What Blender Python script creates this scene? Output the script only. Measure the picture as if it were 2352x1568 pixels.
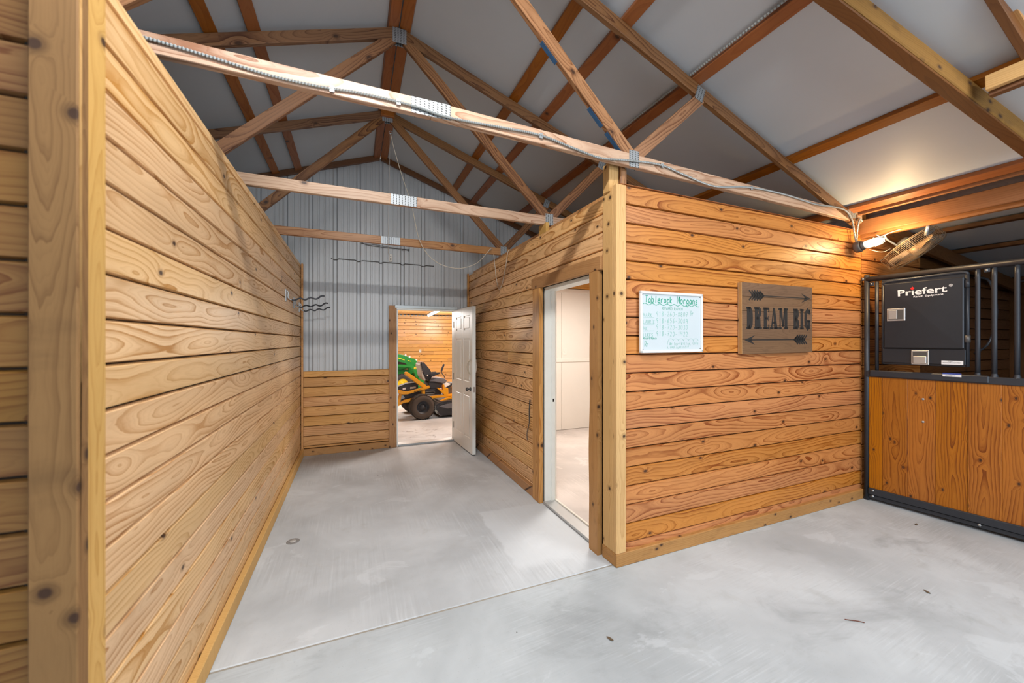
import bpy, bmesh, math, random
from mathutils import Vector, Matrix
random.seed(7)
for o in list(bpy.data.objects): bpy.data.objects.remove(o)
C = bpy.context.scene.collection
SC = bpy.context.scene
PI = math.pi

# ------------------------------------------------------------------ camera
cam_d = bpy.data.cameras.new('camera'); cam = bpy.data.objects.new('camera', cam_d); C.objects.link(cam)
cam_d.sensor_width = 36; cam_d.lens = 882/2352*36; cam_d.clip_start = 0.02
cam_d.dof.use_dof = True; cam_d.dof.focus_distance = 4.6; cam_d.dof.aperture_fstop = 2.0
cam.location = (0, 0, 1.55); cam.rotation_euler = (math.radians(90), 0, math.radians(-22.4))
SC.camera = cam
# ------------------------------------------------------------------ view
SC.view_settings.view_transform = 'Standard'; SC.view_settings.look = 'None'
SC.view_settings.gamma = 1; SC.view_settings.use_curve_mapping = False
SC.view_settings.exposure = 0.22
# ------------------------------------------------------------------ world: overcast daylight outside
w = bpy.data.worlds.new('sky'); SC.world = w; w.use_nodes = True
bg = w.node_tree.nodes['Background']; bg.inputs[0].default_value = (0.80, 0.90, 1.0, 1); bg.inputs[1].default_value = 2.6

def lamp(name, kind, loc, power, color, size=None, target=None, sy=None, spread=None):
    d = bpy.data.lights.new(name, kind); d.energy = power; d.color = color
    if kind == 'AREA':
        d.shape = 'RECTANGLE'; d.size = size; d.size_y = sy or size
        if spread: d.spread = spread
    elif size: d.shadow_soft_size = size
    o = bpy.data.objects.new(name, d); C.objects.link(o); o.location = loc
    if target is not None:
        o.rotation_euler = (Vector(target)-Vector(loc)).to_track_quat('-Z', 'Y').to_euler()
    return o
# shop light hung in the aisle roof, then an added fill light
l1 = lamp('aisle_light', 'AREA', (-0.05, 0.75, 3.95), 108, (1.0, 0.97, 0.94), 1.2, None, 0.14); l1.rotation_euler = (math.radians(10), 0, 0)
l2 = lamp('aisle_fill_light', 'AREA', (3.0, -0.2, 3.15), 64, (1.0, 0.98, 0.96), 1.2, None, 0.4); l2.rotation_euler = (math.radians(14), 0, 0)  # added fill for the aisle side, no fixture hangs here
lamp('barn_doorway_daylight', 'AREA', (4.0, -4.8, 1.9), 80, (0.80, 0.90, 1.0), 3.6, (2.0, 3.0, 1.2), 2.8)
for gx, gy in ((2.6, 7.3), (0.6, 9.6), (3.2, 11.6)): lamp('garage_light', 'POINT', (gx, gy, 2.2), 140, (1.0, 0.97, 0.93), .35)
lamp('tack_room_light', 'AREA', (3.2, 4.3, 2.5), 62, (1.0, 0.93, 0.86), 0.9, (3.2, 4.3, 0), 0.5)

# ------------------------------------------------------------------ node helpers
def new_mat(name):
    m = bpy.data.materials.new(name); m.use_nodes = True
    nt = m.node_tree; nt.nodes.clear()
    out = nt.nodes.new('ShaderNodeOutputMaterial'); b = nt.nodes.new('ShaderNodeBsdfPrincipled')
    nt.links.new(b.outputs[0], out.inputs[0]); return m, nt, b
class G:
    def __init__(s, nt): s.nt = nt
    def n(s, t, **k):
        x = s.nt.nodes.new(t)
        for a, v in k.items(): setattr(x, a, v)
        return x
    def put(s, sock, v):
        if hasattr(v, 'links') or isinstance(v, bpy.types.NodeSocket): s.nt.links.new(v, sock)
        else: sock.default_value = v
    def m(s, op, a, b=None, c=None, clamp=False):
        x = s.n('ShaderNodeMath', operation=op, use_clamp=clamp); s.put(x.inputs[0], a)
        if b is not None: s.put(x.inputs[1], b)
        if c is not None: s.put(x.inputs[2], c)
        return x.outputs[0]
    def vm(s, op, a, b):
        x = s.n('ShaderNodeVectorMath', operation=op); s.put(x.inputs[0], a); s.put(x.inputs[1], b); return x.outputs[0]
    def noise(s, vec, scale=1, detail=2, rough=.5, dist=0):
        x = s.n('ShaderNodeTexNoise'); s.put(x.inputs['Vector'], vec); x.inputs['Scale'].default_value = scale
        x.inputs['Detail'].default_value = detail; x.inputs['Roughness'].default_value = rough; x.inputs['Distortion'].default_value = dist
        return x.outputs[0]
    def mix(s, f, a, b, mode='MIX'):
        x = s.n('ShaderNodeMix', data_type='RGBA', blend_type=mode); s.put(x.inputs[0], f); s.put(x.inputs[6], a); s.put(x.inputs[7], b); return x.outputs[2]
    def ramp(s, f, lo, hi):
        x = s.n('ShaderNodeMapRange', interpolation_type='SMOOTHSTEP'); s.put(x.inputs[0], f); x.inputs[1].default_value = lo; x.inputs[2].default_value = hi; return x.outputs[0]
    def comb(s, x, y, z):
        c = s.n('ShaderNodeCombineXYZ'); s.put(c.inputs[0], x); s.put(c.inputs[1], y); s.put(c.inputs[2], z); return c.outputs[0]
    def bump(s, h, b, strength=.2, dist=.002):
        x = s.n('ShaderNodeBump'); x.inputs['Strength'].default_value = strength; x.inputs['Distance'].default_value = dist
        s.put(x.inputs['Height'], h); s.nt.links.new(x.outputs[0], b.inputs['Normal'])
def c4(c): return (c[0], c[1], c[2], 1)

def wood(name, light, dark, rings=95, rough=.45, contrast=.85, knots=.6, vary=.14, dirt=0, wob=.42, coat=0, ks=1.0, kr=1.0):
    """plain sawn pine: growth rings around a wandering pith line, knots, tint per board"""
    m, nt, b = new_mat(name); g = G(nt)
    tc = g.n('ShaderNodeTexCoord').outputs['Object']; R = g.n('ShaderNodeObjectInfo').outputs['Random']
    R2 = g.m('FRACT', g.m('MULTIPLY', R, 17.31)); R3 = g.m('FRACT', g.m('MULTIPLY', R, 71.7))
    sp = g.n('ShaderNodeSeparateXYZ'); g.put(sp.inputs[0], tc); X, Y, Z = sp.outputs
    xs = g.m('ADD', X, g.m('MULTIPLY', R, 300)); 
    n1 = g.noise(g.comb(g.m('MULTIPLY', xs, 1.0), R2, R3), .85, 2, .5)
    d = g.m('MULTIPLY', g.m('SUBTRACT', n1, .5), wob)
    n2 = g.noise(g.comb(g.m('MULTIPLY', xs, 1.0), 7.3, R3), .9, 1, .5)
    yo = g.m('ADD', g.m('MULTIPLY', g.m('SUBTRACT', n2, .5), .20), g.m('MULTIPLY', g.m('SUBTRACT', R2, .5), .09))
    # knots: sparse ellipsoid cells
    vo = g.n('ShaderNodeTexVoronoi', voronoi_dimensions='2D'); g.put(vo.inputs['Vector'], g.comb(g.m('MULTIPLY', xs, 2.7*ks), g.m('ADD', g.m('MULTIPLY', g.m('ADD', Z, g.m('MULTIPLY', Y, .6)), 4.4*ks), g.m('MULTIPLY', R3, 9)), 0)); vo.inputs['Scale'].default_value = 1
    kd = vo.outputs['Distance']
    cs = g.n('ShaderNodeSeparateColor'); g.put(cs.inputs[0], vo.outputs['Color'])
    has = g.m('GREATER_THAN', cs.outputs[0], 1-knots)
    kw = g.noise(tc, 22, 2); kdd = g.m('ADD', kd, g.m('MULTIPLY', g.m('SUBTRACT', kw, .5), .05))
    bulge = g.m('MULTIPLY', has, g.m('MULTIPLY', g.m('POWER', 2.718, g.m('MULTIPLY', kd, -8.5)), .05))
    zz = g.m('ADD', Z, yo)
    dy = g.m('ADD', g.m('ADD', Y, .015), d)
    r = g.m('SQRT', g.m('ADD', g.m('MULTIPLY', zz, zz), g.m('MULTIPLY', dy, dy)))
    wig = g.noise(g.comb(g.m('MULTIPLY', xs, 2.6), g.m('MULTIPLY', Y, 14), g.m('MULTIPLY', Z, 14)), 1, 3, .55)
    fld = g.m('ADD', g.m('ADD', r, g.m('MULTIPLY', wig, .026)), bulge)
    tt = g.m('FRACT', g.m('MULTIPLY', fld, rings))
    ring_id = g.m('FLOOR', g.m('MULTIPLY', fld, rings))
    wn_ = g.n('ShaderNodeTexWhiteNoise', noise_dimensions='2D'); g.put(wn_.inputs['Vector'], g.comb(ring_id, g.m('MULTIPLY', R, 99), 0))
    rw = wn_.outputs['Value']
    pw = g.m('ADD', 1.2, g.m('MULTIPLY', rw, 4.5))
    s = g.m('MULTIPLY', g.m('POWER', tt, pw), g.ramp(tt, 1.0, .95))
    t2 = g.m('FRACT', g.m('ADD', g.m('MULTIPLY', fld, rings*3.3), g.m('MULTIPLY', wig, .6)))
    s = g.m('ADD', s, g.m('MULTIPLY', g.m('MULTIPLY', g.m('POWER', t2, 3.0), g.ramp(t2, 1.0, .88)), .30), clamp=True)
    fine = g.noise(g.comb(g.m('MULTIPLY', xs, 8), g.m('MULTIPLY', Y, 420), g.m('MULTIPLY', Z, 420)), 1, 2, .6)
    amp = g.ramp(g.noise(g.comb(xs, 3, g.m('MULTIPLY', Z, 5)), 1.4, 2), .25, .75)
    f = g.m('MULTIPLY', s, g.m('MULTIPLY', g.m('ADD', g.m('MULTIPLY', amp, .75), .38), contrast))
    f = g.m('ADD', f, g.m('MULTIPLY', g.m('SUBTRACT', fine, .5), .35), clamp=True)
    col = g.mix(f, c4(light), c4(dark))
    big = g.noise(g.comb(g.m('MULTIPLY', xs, 1.6), Y, g.m('MULTIPLY', Z, 7)), 1, 3, .55)
    val = g.m('ADD', g.m('ADD', 1-vary/2, g.m('MULTIPLY', R3, vary)), g.m('MULTIPLY', g.m('SUBTRACT', big, .5), .42))
    hs = g.n('ShaderNodeHueSaturation'); g.put(hs.inputs['Color'], col); g.put(hs.inputs['Value'], val)
    g.put(hs.inputs['Saturation'], g.m('ADD', 1.0, g.m('MULTIPLY', R2, .12))); g.put(hs.inputs['Hue'], g.m('ADD', .4975, g.m('MULTIPLY', R2, .006)))
    col = hs.outputs[0]
    halo = g.m('MULTIPLY', has, g.m('SUBTRACT', 1, g.ramp(kdd, .05*kr, .12*kr)))
    col = g.mix(g.m('MULTIPLY', halo, .55), col, c4([v*.62 for v in dark]))
    core = g.m('MULTIPLY', has, g.m('SUBTRACT', 1, g.ramp(kdd, .030*kr, .058*kr)))
    col = g.mix(g.m('MULTIPLY', core, .95), col, (.045, .019, .009, 1))
    if dirt:
        dn = g.ramp(g.noise(g.comb(g.m('MULTIPLY', xs, 3), Y, g.m('MULTIPLY', Z, 9)), 2, 4, .6), .52, .72)
        col = g.mix(g.m('MULTIPLY', dn, dirt), col, c4([v*.45 for v in dark]))
    g.put(b.inputs['Base Color'], col)
    g.put(b.inputs['Roughness'], g.m('ADD', rough-.05, g.m('MULTIPLY', f, .12)))
    b.inputs['Specular IOR Level'].default_value = .4
    if coat: b.inputs['Coat Weight'].default_value = coat; b.inputs['Coat Roughness'].default_value = .18
    g.bump(g.m('ADD', g.m('MULTIPLY', s, -.6), g.m('MULTIPLY', fine, .5)), b, .16, .0015)
    return m

def plain(name, col, rough=.5, metal=0, noise=.06, scale=8, emit=None, bump=0, spec=.5):
    m, nt, b = new_mat(name); g = G(nt)
    tc = g.n('ShaderNodeTexCoord').outputs['Object']
    n = g.noise(tc, scale, 4, .6)
    g.put(b.inputs['Base Color'], g.mix(n, c4([v*(1-noise) for v in col]), c4([min(1, v*(1+noise)) for v in col])))
    b.inputs['Roughness'].default_value = rough; b.inputs['Metallic'].default_value = metal; b.inputs['Specular IOR Level'].default_value = spec
    if bump: g.bump(n, b, bump, .003)
    if emit: b.inputs['Emission Color'].default_value = c4(emit[0]); b.inputs['Emission Strength'].default_value = emit[1]
    return m

M = {}
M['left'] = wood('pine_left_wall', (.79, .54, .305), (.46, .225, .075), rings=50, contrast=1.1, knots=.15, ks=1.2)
M['right'] = wood('pine_hall_right', (.82, .52, .26), (.39, .165, .05), rings=50, contrast=1.2, knots=.20, ks=1.25)
M['front'] = wood('pine_tack_front', (.545, .238, .088), (.21, .048, .009), rings=46, contrast=1.2, knots=.24, ks=1.25)
M['wains'] = wood('pine_wainscot', (.62, .34, .14), (.36, .145, .04), rings=50, contrast=.9, knots=.3)
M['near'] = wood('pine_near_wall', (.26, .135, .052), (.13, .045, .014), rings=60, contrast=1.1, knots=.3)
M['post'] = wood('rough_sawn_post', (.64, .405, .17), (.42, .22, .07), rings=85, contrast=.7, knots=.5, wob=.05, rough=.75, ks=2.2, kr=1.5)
M['trim'] = wood('treated_trim', (.44, .24, .108), (.26, .115, .04), rings=80, contrast=.7, knots=.45, wob=.06, rough=.6, dirt=.25, ks=2.0, kr=1.4)
M['postdark'] = wood('shaded_treated_post', (.25, .135, .048), (.13, .060, .018), rings=95, contrast=.7, knots=.65, wob=.04, rough=.8, dirt=.3, ks=2.4, kr=1.9)  # darker post wood; shade of the unlit aisle face is in its colour
M['truss'] = wood('truss_lumber', (.34, .18, .095), (.12, .042, .016), rings=50, contrast=1.2, knots=.35, wob=.3)
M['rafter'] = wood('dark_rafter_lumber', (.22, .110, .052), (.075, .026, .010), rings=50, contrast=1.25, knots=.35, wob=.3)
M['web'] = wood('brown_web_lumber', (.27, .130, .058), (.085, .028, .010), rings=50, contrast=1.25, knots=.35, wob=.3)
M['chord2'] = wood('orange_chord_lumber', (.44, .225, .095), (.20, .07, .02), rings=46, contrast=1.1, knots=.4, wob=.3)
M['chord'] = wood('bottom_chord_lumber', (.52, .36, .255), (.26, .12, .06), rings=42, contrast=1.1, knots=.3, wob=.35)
M['purlin'] = wood('roof_purlin_lumber', (.32, .115, .036), (.20, .06, .018), rings=40, contrast=.7, knots=.5, wob=.3)
M['stall'] = wood('oiled_stall_boards', (.41, .152, .036), (.17, .042, .007), rings=60, contrast=1.15, knots=.4, wob=.25, rough=.4, ks=1.6)
M['header'] = wood('header_lumber', (.28, .125, .050), (.18, .065, .02), rings=60, contrast=.8, knots=.4, wob=.15)
M['darkwood'] = wood('shaded_lumber', (.16, .07, .028), (.08, .03, .012), rings=60, contrast=.8, knots=.4)  # dark lumber; its colour also holds the shade inside the stall
M['garage'] = wood('garage_cedar_wall', (.80, .455, .18), (.55, .23, .06), rings=50, contrast=.8, knots=.5, rough=.3, vary=.3)
M['sign'] = wood('weathered_sign_wood', (.165, .093, .050), (.09, .045, .022), rings=60, contrast=.6, knots=0, rough=.85, dirt=.3)
M['signedge'] = wood('pale_sign_edge', (.46, .27, .13), (.33, .17, .075), rings=110, contrast=.6, knots=.2, rough=.8)
M['galv'] = plain('galvanised_steel', (.42, .44, .45), .42, .7, .15, 60)
M['conduit'] = plain('conduit_steel', (.36, .39, .39), .42, .6, .12, 60)
M['black'] = plain('black_powder_coat', (.032, .036, .045), .40, .2, .15, 20)
M['blacksheet'] = plain('black_sheet_metal', (.026, .029, .036), .36, .25, .2, 5)
M['gunmetal'] = plain('grey_cast_metal', (.12, .115, .11), .5, .6, .15, 20)
M['chrome'] = plain('stainless_latch', (.52, .52, .51), .35, .65, .12, 30)
M['dark'] = plain('dark_gap', (.02, .013, .008), .9)
M['white'] = plain('white_door_paint', (.86, .85, .81), .35, 0, .03, 5)
M['jamb'] = plain('white_jamb_paint', (.82, .86, .84), .4, 0, .06, 9)
M['panelwhite'] = plain('white_wall_panel', (.82, .755, .68), .5, 0, .03, 4)
M['metalwall'] = None
M['insul'] = plain('vinyl_faced_insulation', (.50, .53, .56), .5, 0, .03, 3, bump=.25, spec=.35)
M['rope'] = plain('cotton_rope', (.62, .55, .44), .9)
M['cord'] = plain('thin_grey_cord', (.45, .41, .36), .9)
M['wb'] = plain('whiteboard_surface', (.56, .63, .66), .3, 0, .02, 4)
M['wbframe'] = plain('whiteboard_frame', (.72, .72, .70), .4)
M['ink'] = plain('green_marker', (.03, .33, .22), .6, 0, .3, 30)
M['inkpale'] = plain('faded_green_marker', (.20, .47, .40), .6, 0, .3, 30)
M['paint'] = plain('black_stencil_paint', (.014, .012, .011), .7, 0, .3, 40)
M['logo'] = plain('white_vinyl', (.80, .80, .80), .4)
M['red'] = plain('red_vinyl', (.65, .02, .02), .4)
M['blue'] = plain('blue_sticker', (.04, .07, .30), .4)
M['bulb'] = plain('lit_bulb', (1, .9, .7), .3, emit=((1.0, .80, .48), 26))
M['tube'] = plain('lit_tube', (1, 1, 1), .3, emit=((1.0, .98, .95), 9))
M['rubber'] = plain('tyre_rubber', (.045, .042, .040), .85, 0, .3, 40)
M['dusty'] = plain('dusty_tyre_wall', (.085, .058, .042), .9, 0, .2, 12)
M['orange'] = plain('orange_yellow_paint', (.86, .37, .018), .35)
M['mowerblack'] = plain('black_plastic', (.040, .038, .042), .5, 0, .2, 12)
M['mowergrey'] = plain('grey_vinyl', (.17, .16, .17), .45, 0, .1, 12)
M['palegrey'] = plain('pale_grey_plastic', (.50, .48, .44), .6)
M['green'] = plain('green_tractor_paint', (.018, .235, .035), .3)
M['lightgreen'] = plain('pale_green_paint', (.15, .42, .22), .3)
M['yellow'] = plain('yellow_rim_paint', (.86, .62, .02), .35)
M['lens'] = plain('clear_lamp_lens', (.75, .78, .75), .15)
M['wire'] = plain('dusty_fan_wire', (.34, .25, .16), .5, .6, .2, 30)
M['fanblade'] = plain('dusty_fan_blade', (.42, .27, .15), .5, .3, .2, 10)
M['outlet'] = plain('white_outlet_plastic', (.80, .77, .70), .4)
M['bluemark'] = plain('blue_lumber_stamp', (.03, .10, .22), .8, 0, .4, 30)

def m_glass():
    m, nt, b = new_mat('lamp_glass'); b.inputs['Base Color'].default_value = (1, .97, .9, 1)
    b.inputs['Transmission Weight'].default_value = 1; b.inputs['Roughness'].default_value = .12; b.inputs['IOR'].default_value = 1.2
    b.inputs['Emission Color'].default_value = (1, .85, .6, 1); b.inputs['Emission Strength'].default_value = 1.2
    return m
M['glass'] = m_glass()
def m_metalwall():
    m, nt, b = new_mat('painted_wall_steel'); g = G(nt)
    tc = g.n('ShaderNodeTexCoord').outputs['Object']
    n = g.noise(tc, 1.4, 5, .6); v = g.noise(g.vm('MULTIPLY', tc, (14, 14, .8)), 1, 3)
    col = g.mix(n, (.44, .46, .47, 1), (.54, .555, .565, 1)); col = g.mix(g.m('MULTIPLY', g.ramp(v, .5, .8), .25), col, (.40, .40, .39, 1))
    g.put(b.inputs['Base Color'], col); b.inputs['Roughness'].default_value = .45; b.inputs['Metallic'].default_value = .15
    return m
M['metalwall'] = m_metalwall()
def m_plate():
    m, nt, b = new_mat('toothed_truss_plate'); g = G(nt)
    tc = g.n('ShaderNodeTexCoord').outputs['Object']; sp = g.n('ShaderNodeSeparateXYZ'); g.put(sp.inputs[0], tc)
    fx = g.m('FRACT', g.m('MULTIPLY', sp.outputs[0], 42)); row = g.m('FLOOR', g.m('MULTIPLY', sp.outputs[0], 42))
    fz = g.m('FRACT', g.m('ADD', g.m('MULTIPLY', sp.outputs[2], 72), g.m('MULTIPLY', row, .37)))
    sl = g.m('MULTIPLY', g.m('LESS_THAN', g.m('ABSOLUTE', g.m('SUBTRACT', g.m('ADD', fx, g.m('MULTIPLY', fz, .25)), .6)), .16), g.m('LESS_THAN', g.m('ABSOLUTE', g.m('SUBTRACT', fz, .5)), .30))
    g.put(b.inputs['Base Color'], g.mix(sl, (.33, .355, .37, 1), (.035, .035, .035, 1)))
    g.put(b.inputs['Metallic'], g.m('MULTIPLY', g.m('SUBTRACT', 1, sl), .55)); b.inputs['Roughness'].default_value = .45
    g.bump(sl, b, .5, .002); return m
M['plate'] = m_plate()
def m_concrete(name, base, streak_axis, patch=None, cracks=False):
    m, nt, b = new_mat(name); g = G(nt)
    geo = g.n('ShaderNodeNewGeometry').outputs['Position']
    sp = g.n('ShaderNodeSeparateXYZ'); g.put(sp.inputs[0], geo); X, Y, Z = sp.outputs
    big = g.noise(geo, .9, 5, .6, .3); mid = g.noise(geo, 4.5, 5, .65, .4); fine = g.noise(geo, 60, 4, .7)
    if streak_axis == 'Y': sv = g.comb(g.m('MULTIPLY', X, 62), g.m('MULTIPLY', Y, 2.0), 0)
    else: sv = g.comb(g.m('MULTIPLY', X, 4.0), g.m('MULTIPLY', g.m('ADD', Y, g.m('MULTIPLY', X, -.06)), 95), 0)
    st = g.noise(sv, 1, 2, .5)
    smask = g.ramp(g.noise(geo, 1.3, 3, .6), .42, .62)
    lo = c4([v*.80 for v in base]); hi = c4([min(1, v*1.14) for v in base])
    col = g.mix(g.ramp(big, .3, .7), lo, hi)
    col = g.mix(g.m('MULTIPLY', g.ramp(mid, .55, .75), .30), col, c4([base[0]*.72, base[1]*.69, base[2]*.64]))
    col = g.mix(g.m('MULTIPLY', g.m('MULTIPLY', g.ramp(st, .52, .68), smask), .26), col, c4([min(1, v*1.3) for v in base]))
    col = g.mix(g.m('MULTIPLY', g.m('MULTIPLY', g.ramp(st, .46, .30), smask), .22), col, c4([v*.62 for v in base]))
    if streak_axis == 'X':
        dn = g.noise(g.vm('MULTIPLY', geo, (.8, 1.2, 1)), 1.5, 6, .68, .6)
        col = g.mix(g.m('MULTIPLY', g.ramp(dn, .52, .70), .55), col, c4([v*.55 for v in base]))
    sp2 = g.noise(geo, 130, 2, .5); col = g.mix(g.m('MULTIPLY', g.ramp(sp2, .66, .74), .35), col, c4([v*.45 for v in base]))
    ct = g.noise(g.vm('MULTIPLY', geo, (1.0, 1.3, 1)), 2.3, 6, .62, .8)
    col = g.mix(g.m('MULTIPLY', g.ramp(ct, .60, .645), .30), col, c4([min(1, v*1.3) for v in base]))
    sk = g.n('ShaderNodeTexVoronoi'); g.put(sk.inputs['Vector'], geo); sk.inputs['Scale'].default_value = 3.3
    skc = g.n('ShaderNodeSeparateColor'); g.put(skc.inputs[0], sk.outputs['Color'])
    col = g.mix(g.m('MULTIPLY', g.m('LESS_THAN', sk.outputs['Distance'], .022), g.m('MULTIPLY', g.m('GREATER_THAN', skc.outputs[0], .55), .8)), col, (.05, .045, .04, 1))
    if patch:
        x0, x1, y0, y1 = patch; wob = g.m('MULTIPLY', g.m('SUBTRACT', g.noise(geo, 6, 4, .7), .5), .10)
        mk = g.m('MULTIPLY', g.m('MULTIPLY', g.ramp(g.m('ADD', X, wob), x0-.015, x0+.015), g.ramp(g.m('ADD', Y, wob), y1+.02, y1-.02)), g.ramp(g.m('ADD', Y, g.m('MULTIPLY', wob, 2.2)), y0-.05, y0+.05))
        col = g.mix(g.m('MULTIPLY', mk, .62), col, c4([min(1, v*1.22) for v in base]))
    if cracks:
        cv = g.n('ShaderNodeTexVoronoi', feature='DISTANCE_TO_EDGE'); g.put(cv.inputs['Vector'], g.vm('ADD', geo, g.vm('MULTIPLY', g.comb(mid, g.noise(geo, 3.1, 3), 0), (.5, .5, 0)))); cv.inputs['Scale'].default_value = 2.2
        mk = g.m('MULTIPLY', g.m('LESS_THAN', cv.outputs[0], .022), g.m('MULTIPLY', g.ramp(Y, 7.3, 6.9), g.ramp(g.noise(geo, 5, 3), .4, .6)))
        col = g.mix(g.m('MULTIPLY', mk, .6), col, (.16, .14, .13, 1))
    g.put(b.inputs['Base Color'], col)
    b.inputs['Roughness'].default_value = .62; b.inputs['Specular IOR Level'].default_value = .35
    g.bump(g.m('ADD', g.m('MULTIPLY', fine, .5), g.m('MULTIPLY', g.m('MULTIPLY', st, smask), .7)), b, .25, .003)
    return m
M['slab_hall'] = m_concrete('hall_concrete', (.53, .57, .605), 'Y', (1.04, 1.7, 2.40, 3.32))
M['slab_aisle'] = m_concrete('aisle_concrete', (.475, .525, .56), 'X')
M['slab_garage'] = m_concrete('garage_concrete', (.60, .61, .62), 'X', None, True)
M['slab_tack'] = m_concrete('tack_room_concrete', (.62, .56, .52), 'Y')
M['dirt'] = plain('stall_bedding', (.10, .07, .05), .95, 0, .4, 12)

# ------------------------------------------------------------------ build helpers
W = {}
def tag(o, label=None, cat=None, group=None, kind=None):
    if label: o['label'] = label
    if cat: o['category'] = cat
    if group: o['group'] = group
    if kind: o['kind'] = kind
    return o
def link(o, parent=None, mat=None):
    mat = mat or Matrix.Identity(4)
    C.objects.link(o); W[o.name] = mat
    if parent is not None:
        o.parent = parent; o.matrix_parent_inverse = Matrix.Identity(4)
        o.matrix_local = W[parent.name].inverted() @ mat
    else: o.matrix_world = mat
    return o
def empty(name, loc=(0, 0, 0), rz=0, mat=None):
    o = bpy.data.objects.new(name, None); o.empty_display_size = .1
    return link(o, None, mat or (Matrix.Translation(loc) @ Matrix.Rotation(rz, 4, 'Z')))
def thing(name, label, cat, loc=(0, 0, 0), rz=0, group=None, mat=None):
    return tag(empty(name, loc, rz, mat), label, cat, group)
def struct(name, loc=(0, 0, 0), mat=None, label=None):
    return tag(empty(name, loc, 0, mat), label, None, None, 'structure')
def finish(bm, name, mat, parent=None, mx=None, smooth=False):
    me = bpy.data.meshes.new(name); bm.normal_update(); bm.to_mesh(me); bm.free()
    if smooth: me.polygons.foreach_set('use_smooth', [True]*len(me.polygons))
    if mat: me.materials.append(mat)
    return link(bpy.data.objects.new(name, me), parent, mx)
def cbox(bm, c, s, bev=0, mx=None):
    r = bmesh.ops.create_cube(bm, size=1)
    vs = r['verts']
    for v in vs: v.co = Vector((v.co.x*s[0]+c[0], v.co.y*s[1]+c[1], v.co.z*s[2]+c[2]))
    if bev:
        es = list({e for v in vs for e in v.link_edges})
        rr = bmesh.ops.bevel(bm, geom=es, offset=bev, segments=1, affect='EDGES'); vs = list({v for f in rr['faces'] for v in f.verts} | {v for v in vs if v.is_valid})
    if mx: bmesh.ops.transform(bm, matrix=mx, verts=[v for v in vs if v.is_valid])
    return vs
def box(name, c, s, mat, parent=None, bev=.003, mx=None):
    """box object whose local origin is its centre; c world (or in the frame mx)"""
    bm = bmesh.new(); cbox(bm, (0, 0, 0), s, min(bev, min(s)*.3))
    return finish(bm, name, mat, parent, (mx or Matrix.Identity(4)) @ Matrix.Translation(c))
def frame(p0, x, z=(0, 0, 1)):
    x = Vector(x).normalized(); z = Vector(z); y = z.cross(x).normalized(); z = x.cross(y)
    m = Matrix((x, y, z)).transposed().to_4x4(); m.translation = Vector(p0); return m
def beam(name, p0, p1, w_, h_, mat, parent=None, up=(0, 0, 1), bev=.003, mx=None):
    p0, p1 = Vector(p0), Vector(p1); L = (p1-p0).length
    f = frame((p0+p1)/2, p1-p0, up)
    bm = bmesh.new(); cbox(bm, (0, 0, 0), (L, w_, h_), min(bev, w_*.3, h_*.3))
    return finish(bm, name, mat, parent, (mx or Matrix.Identity(4)) @ f)
def add_tube(bm, pts, r, seg=8, closed=False, caps=True):
    pts = [Vector(p) for p in pts]; n = len(pts); rings = []; prev = None
    for i, p in enumerate(pts):
        if closed: t = (pts[(i+1) % n]-pts[i-1])
        else: t = pts[min(i+1, n-1)]-pts[max(i-1, 0)]
        t.normalize()
        if prev is None:
            a = Vector((0, 0, 1)) if abs(t.z) < .9 else Vector((1, 0, 0)); u = t.cross(a).normalized()
        else: u = (prev - t*prev.dot(t)).normalized()
        prev = u; v = t.cross(u); rr = r[i] if isinstance(r, (list, tuple)) else r
        rings.append([bm.verts.new(p+(u*math.cos(2*PI*k/seg)+v*math.sin(2*PI*k/seg))*rr) for k in range(seg)])
    for i in range(n if closed else n-1):
        a, b = rings[i], rings[(i+1) % n]
        for k in range(seg): bm.faces.new((a[k], a[(k+1) % seg], b[(k+1) % seg], b[k]))
    if caps and not closed: bm.faces.new(rings[0][::-1]); bm.faces.new(rings[-1])
def tube(name, pts, r, mat, parent=None, seg=8, closed=False, mx=None):
    bm = bmesh.new(); add_tube(bm, pts, r, seg, closed); bmesh.ops.recalc_face_normals(bm, faces=bm.faces)
    return finish(bm, name, mat, parent, mx, True)
def smooth_path(pts, n=8):
    pts = [Vector(p) for p in pts]; out = []
    for i in range(len(pts)-1):
        p0, p1, p2, p3 = pts[max(i-1, 0)], pts[i], pts[i+1], pts[min(i+2, len(pts)-1)]
        for k in range(n):
            t = k/n; out.append(.5*((2*p1)+(p2-p0)*t+(2*p0-5*p1+4*p2-p3)*t*t+(3*p1-p0-3*p2+p3)*t**3))
    return out+[pts[-1]]
def add_lathe(bm, prof, seg=20, mx=None):
    """prof (r, z) about Z"""
    rings = []
    for r, z in prof:
        if r < 1e-6: rings.append([bm.verts.new((0, 0, z))])
        else: rings.append([bm.verts.new((r*math.cos(2*PI*k/seg), r*math.sin(2*PI*k/seg), z)) for k in range(seg)])
    for a, b in zip(rings, rings[1:]):
        for k in range(seg):
            k2 = (k+1) % seg
            q = [a[k % len(a)], a[k2 % len(a)], b[k2 % len(b)], b[k % len(b)]]
            q = list(dict.fromkeys(q))
            if len(q) > 2: bm.faces.new(q)
    if mx: bmesh.ops.transform(bm, matrix=mx, verts=[v for r in rings for v in r])
def lathe(name, prof, mat, parent=None, seg=20, mx=None):
    bm = bmesh.new(); add_lathe(bm, prof, seg); bmesh.ops.recalc_face_normals(bm, faces=bm.faces)
    return finish(bm, name, mat, parent, mx, True)
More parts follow.
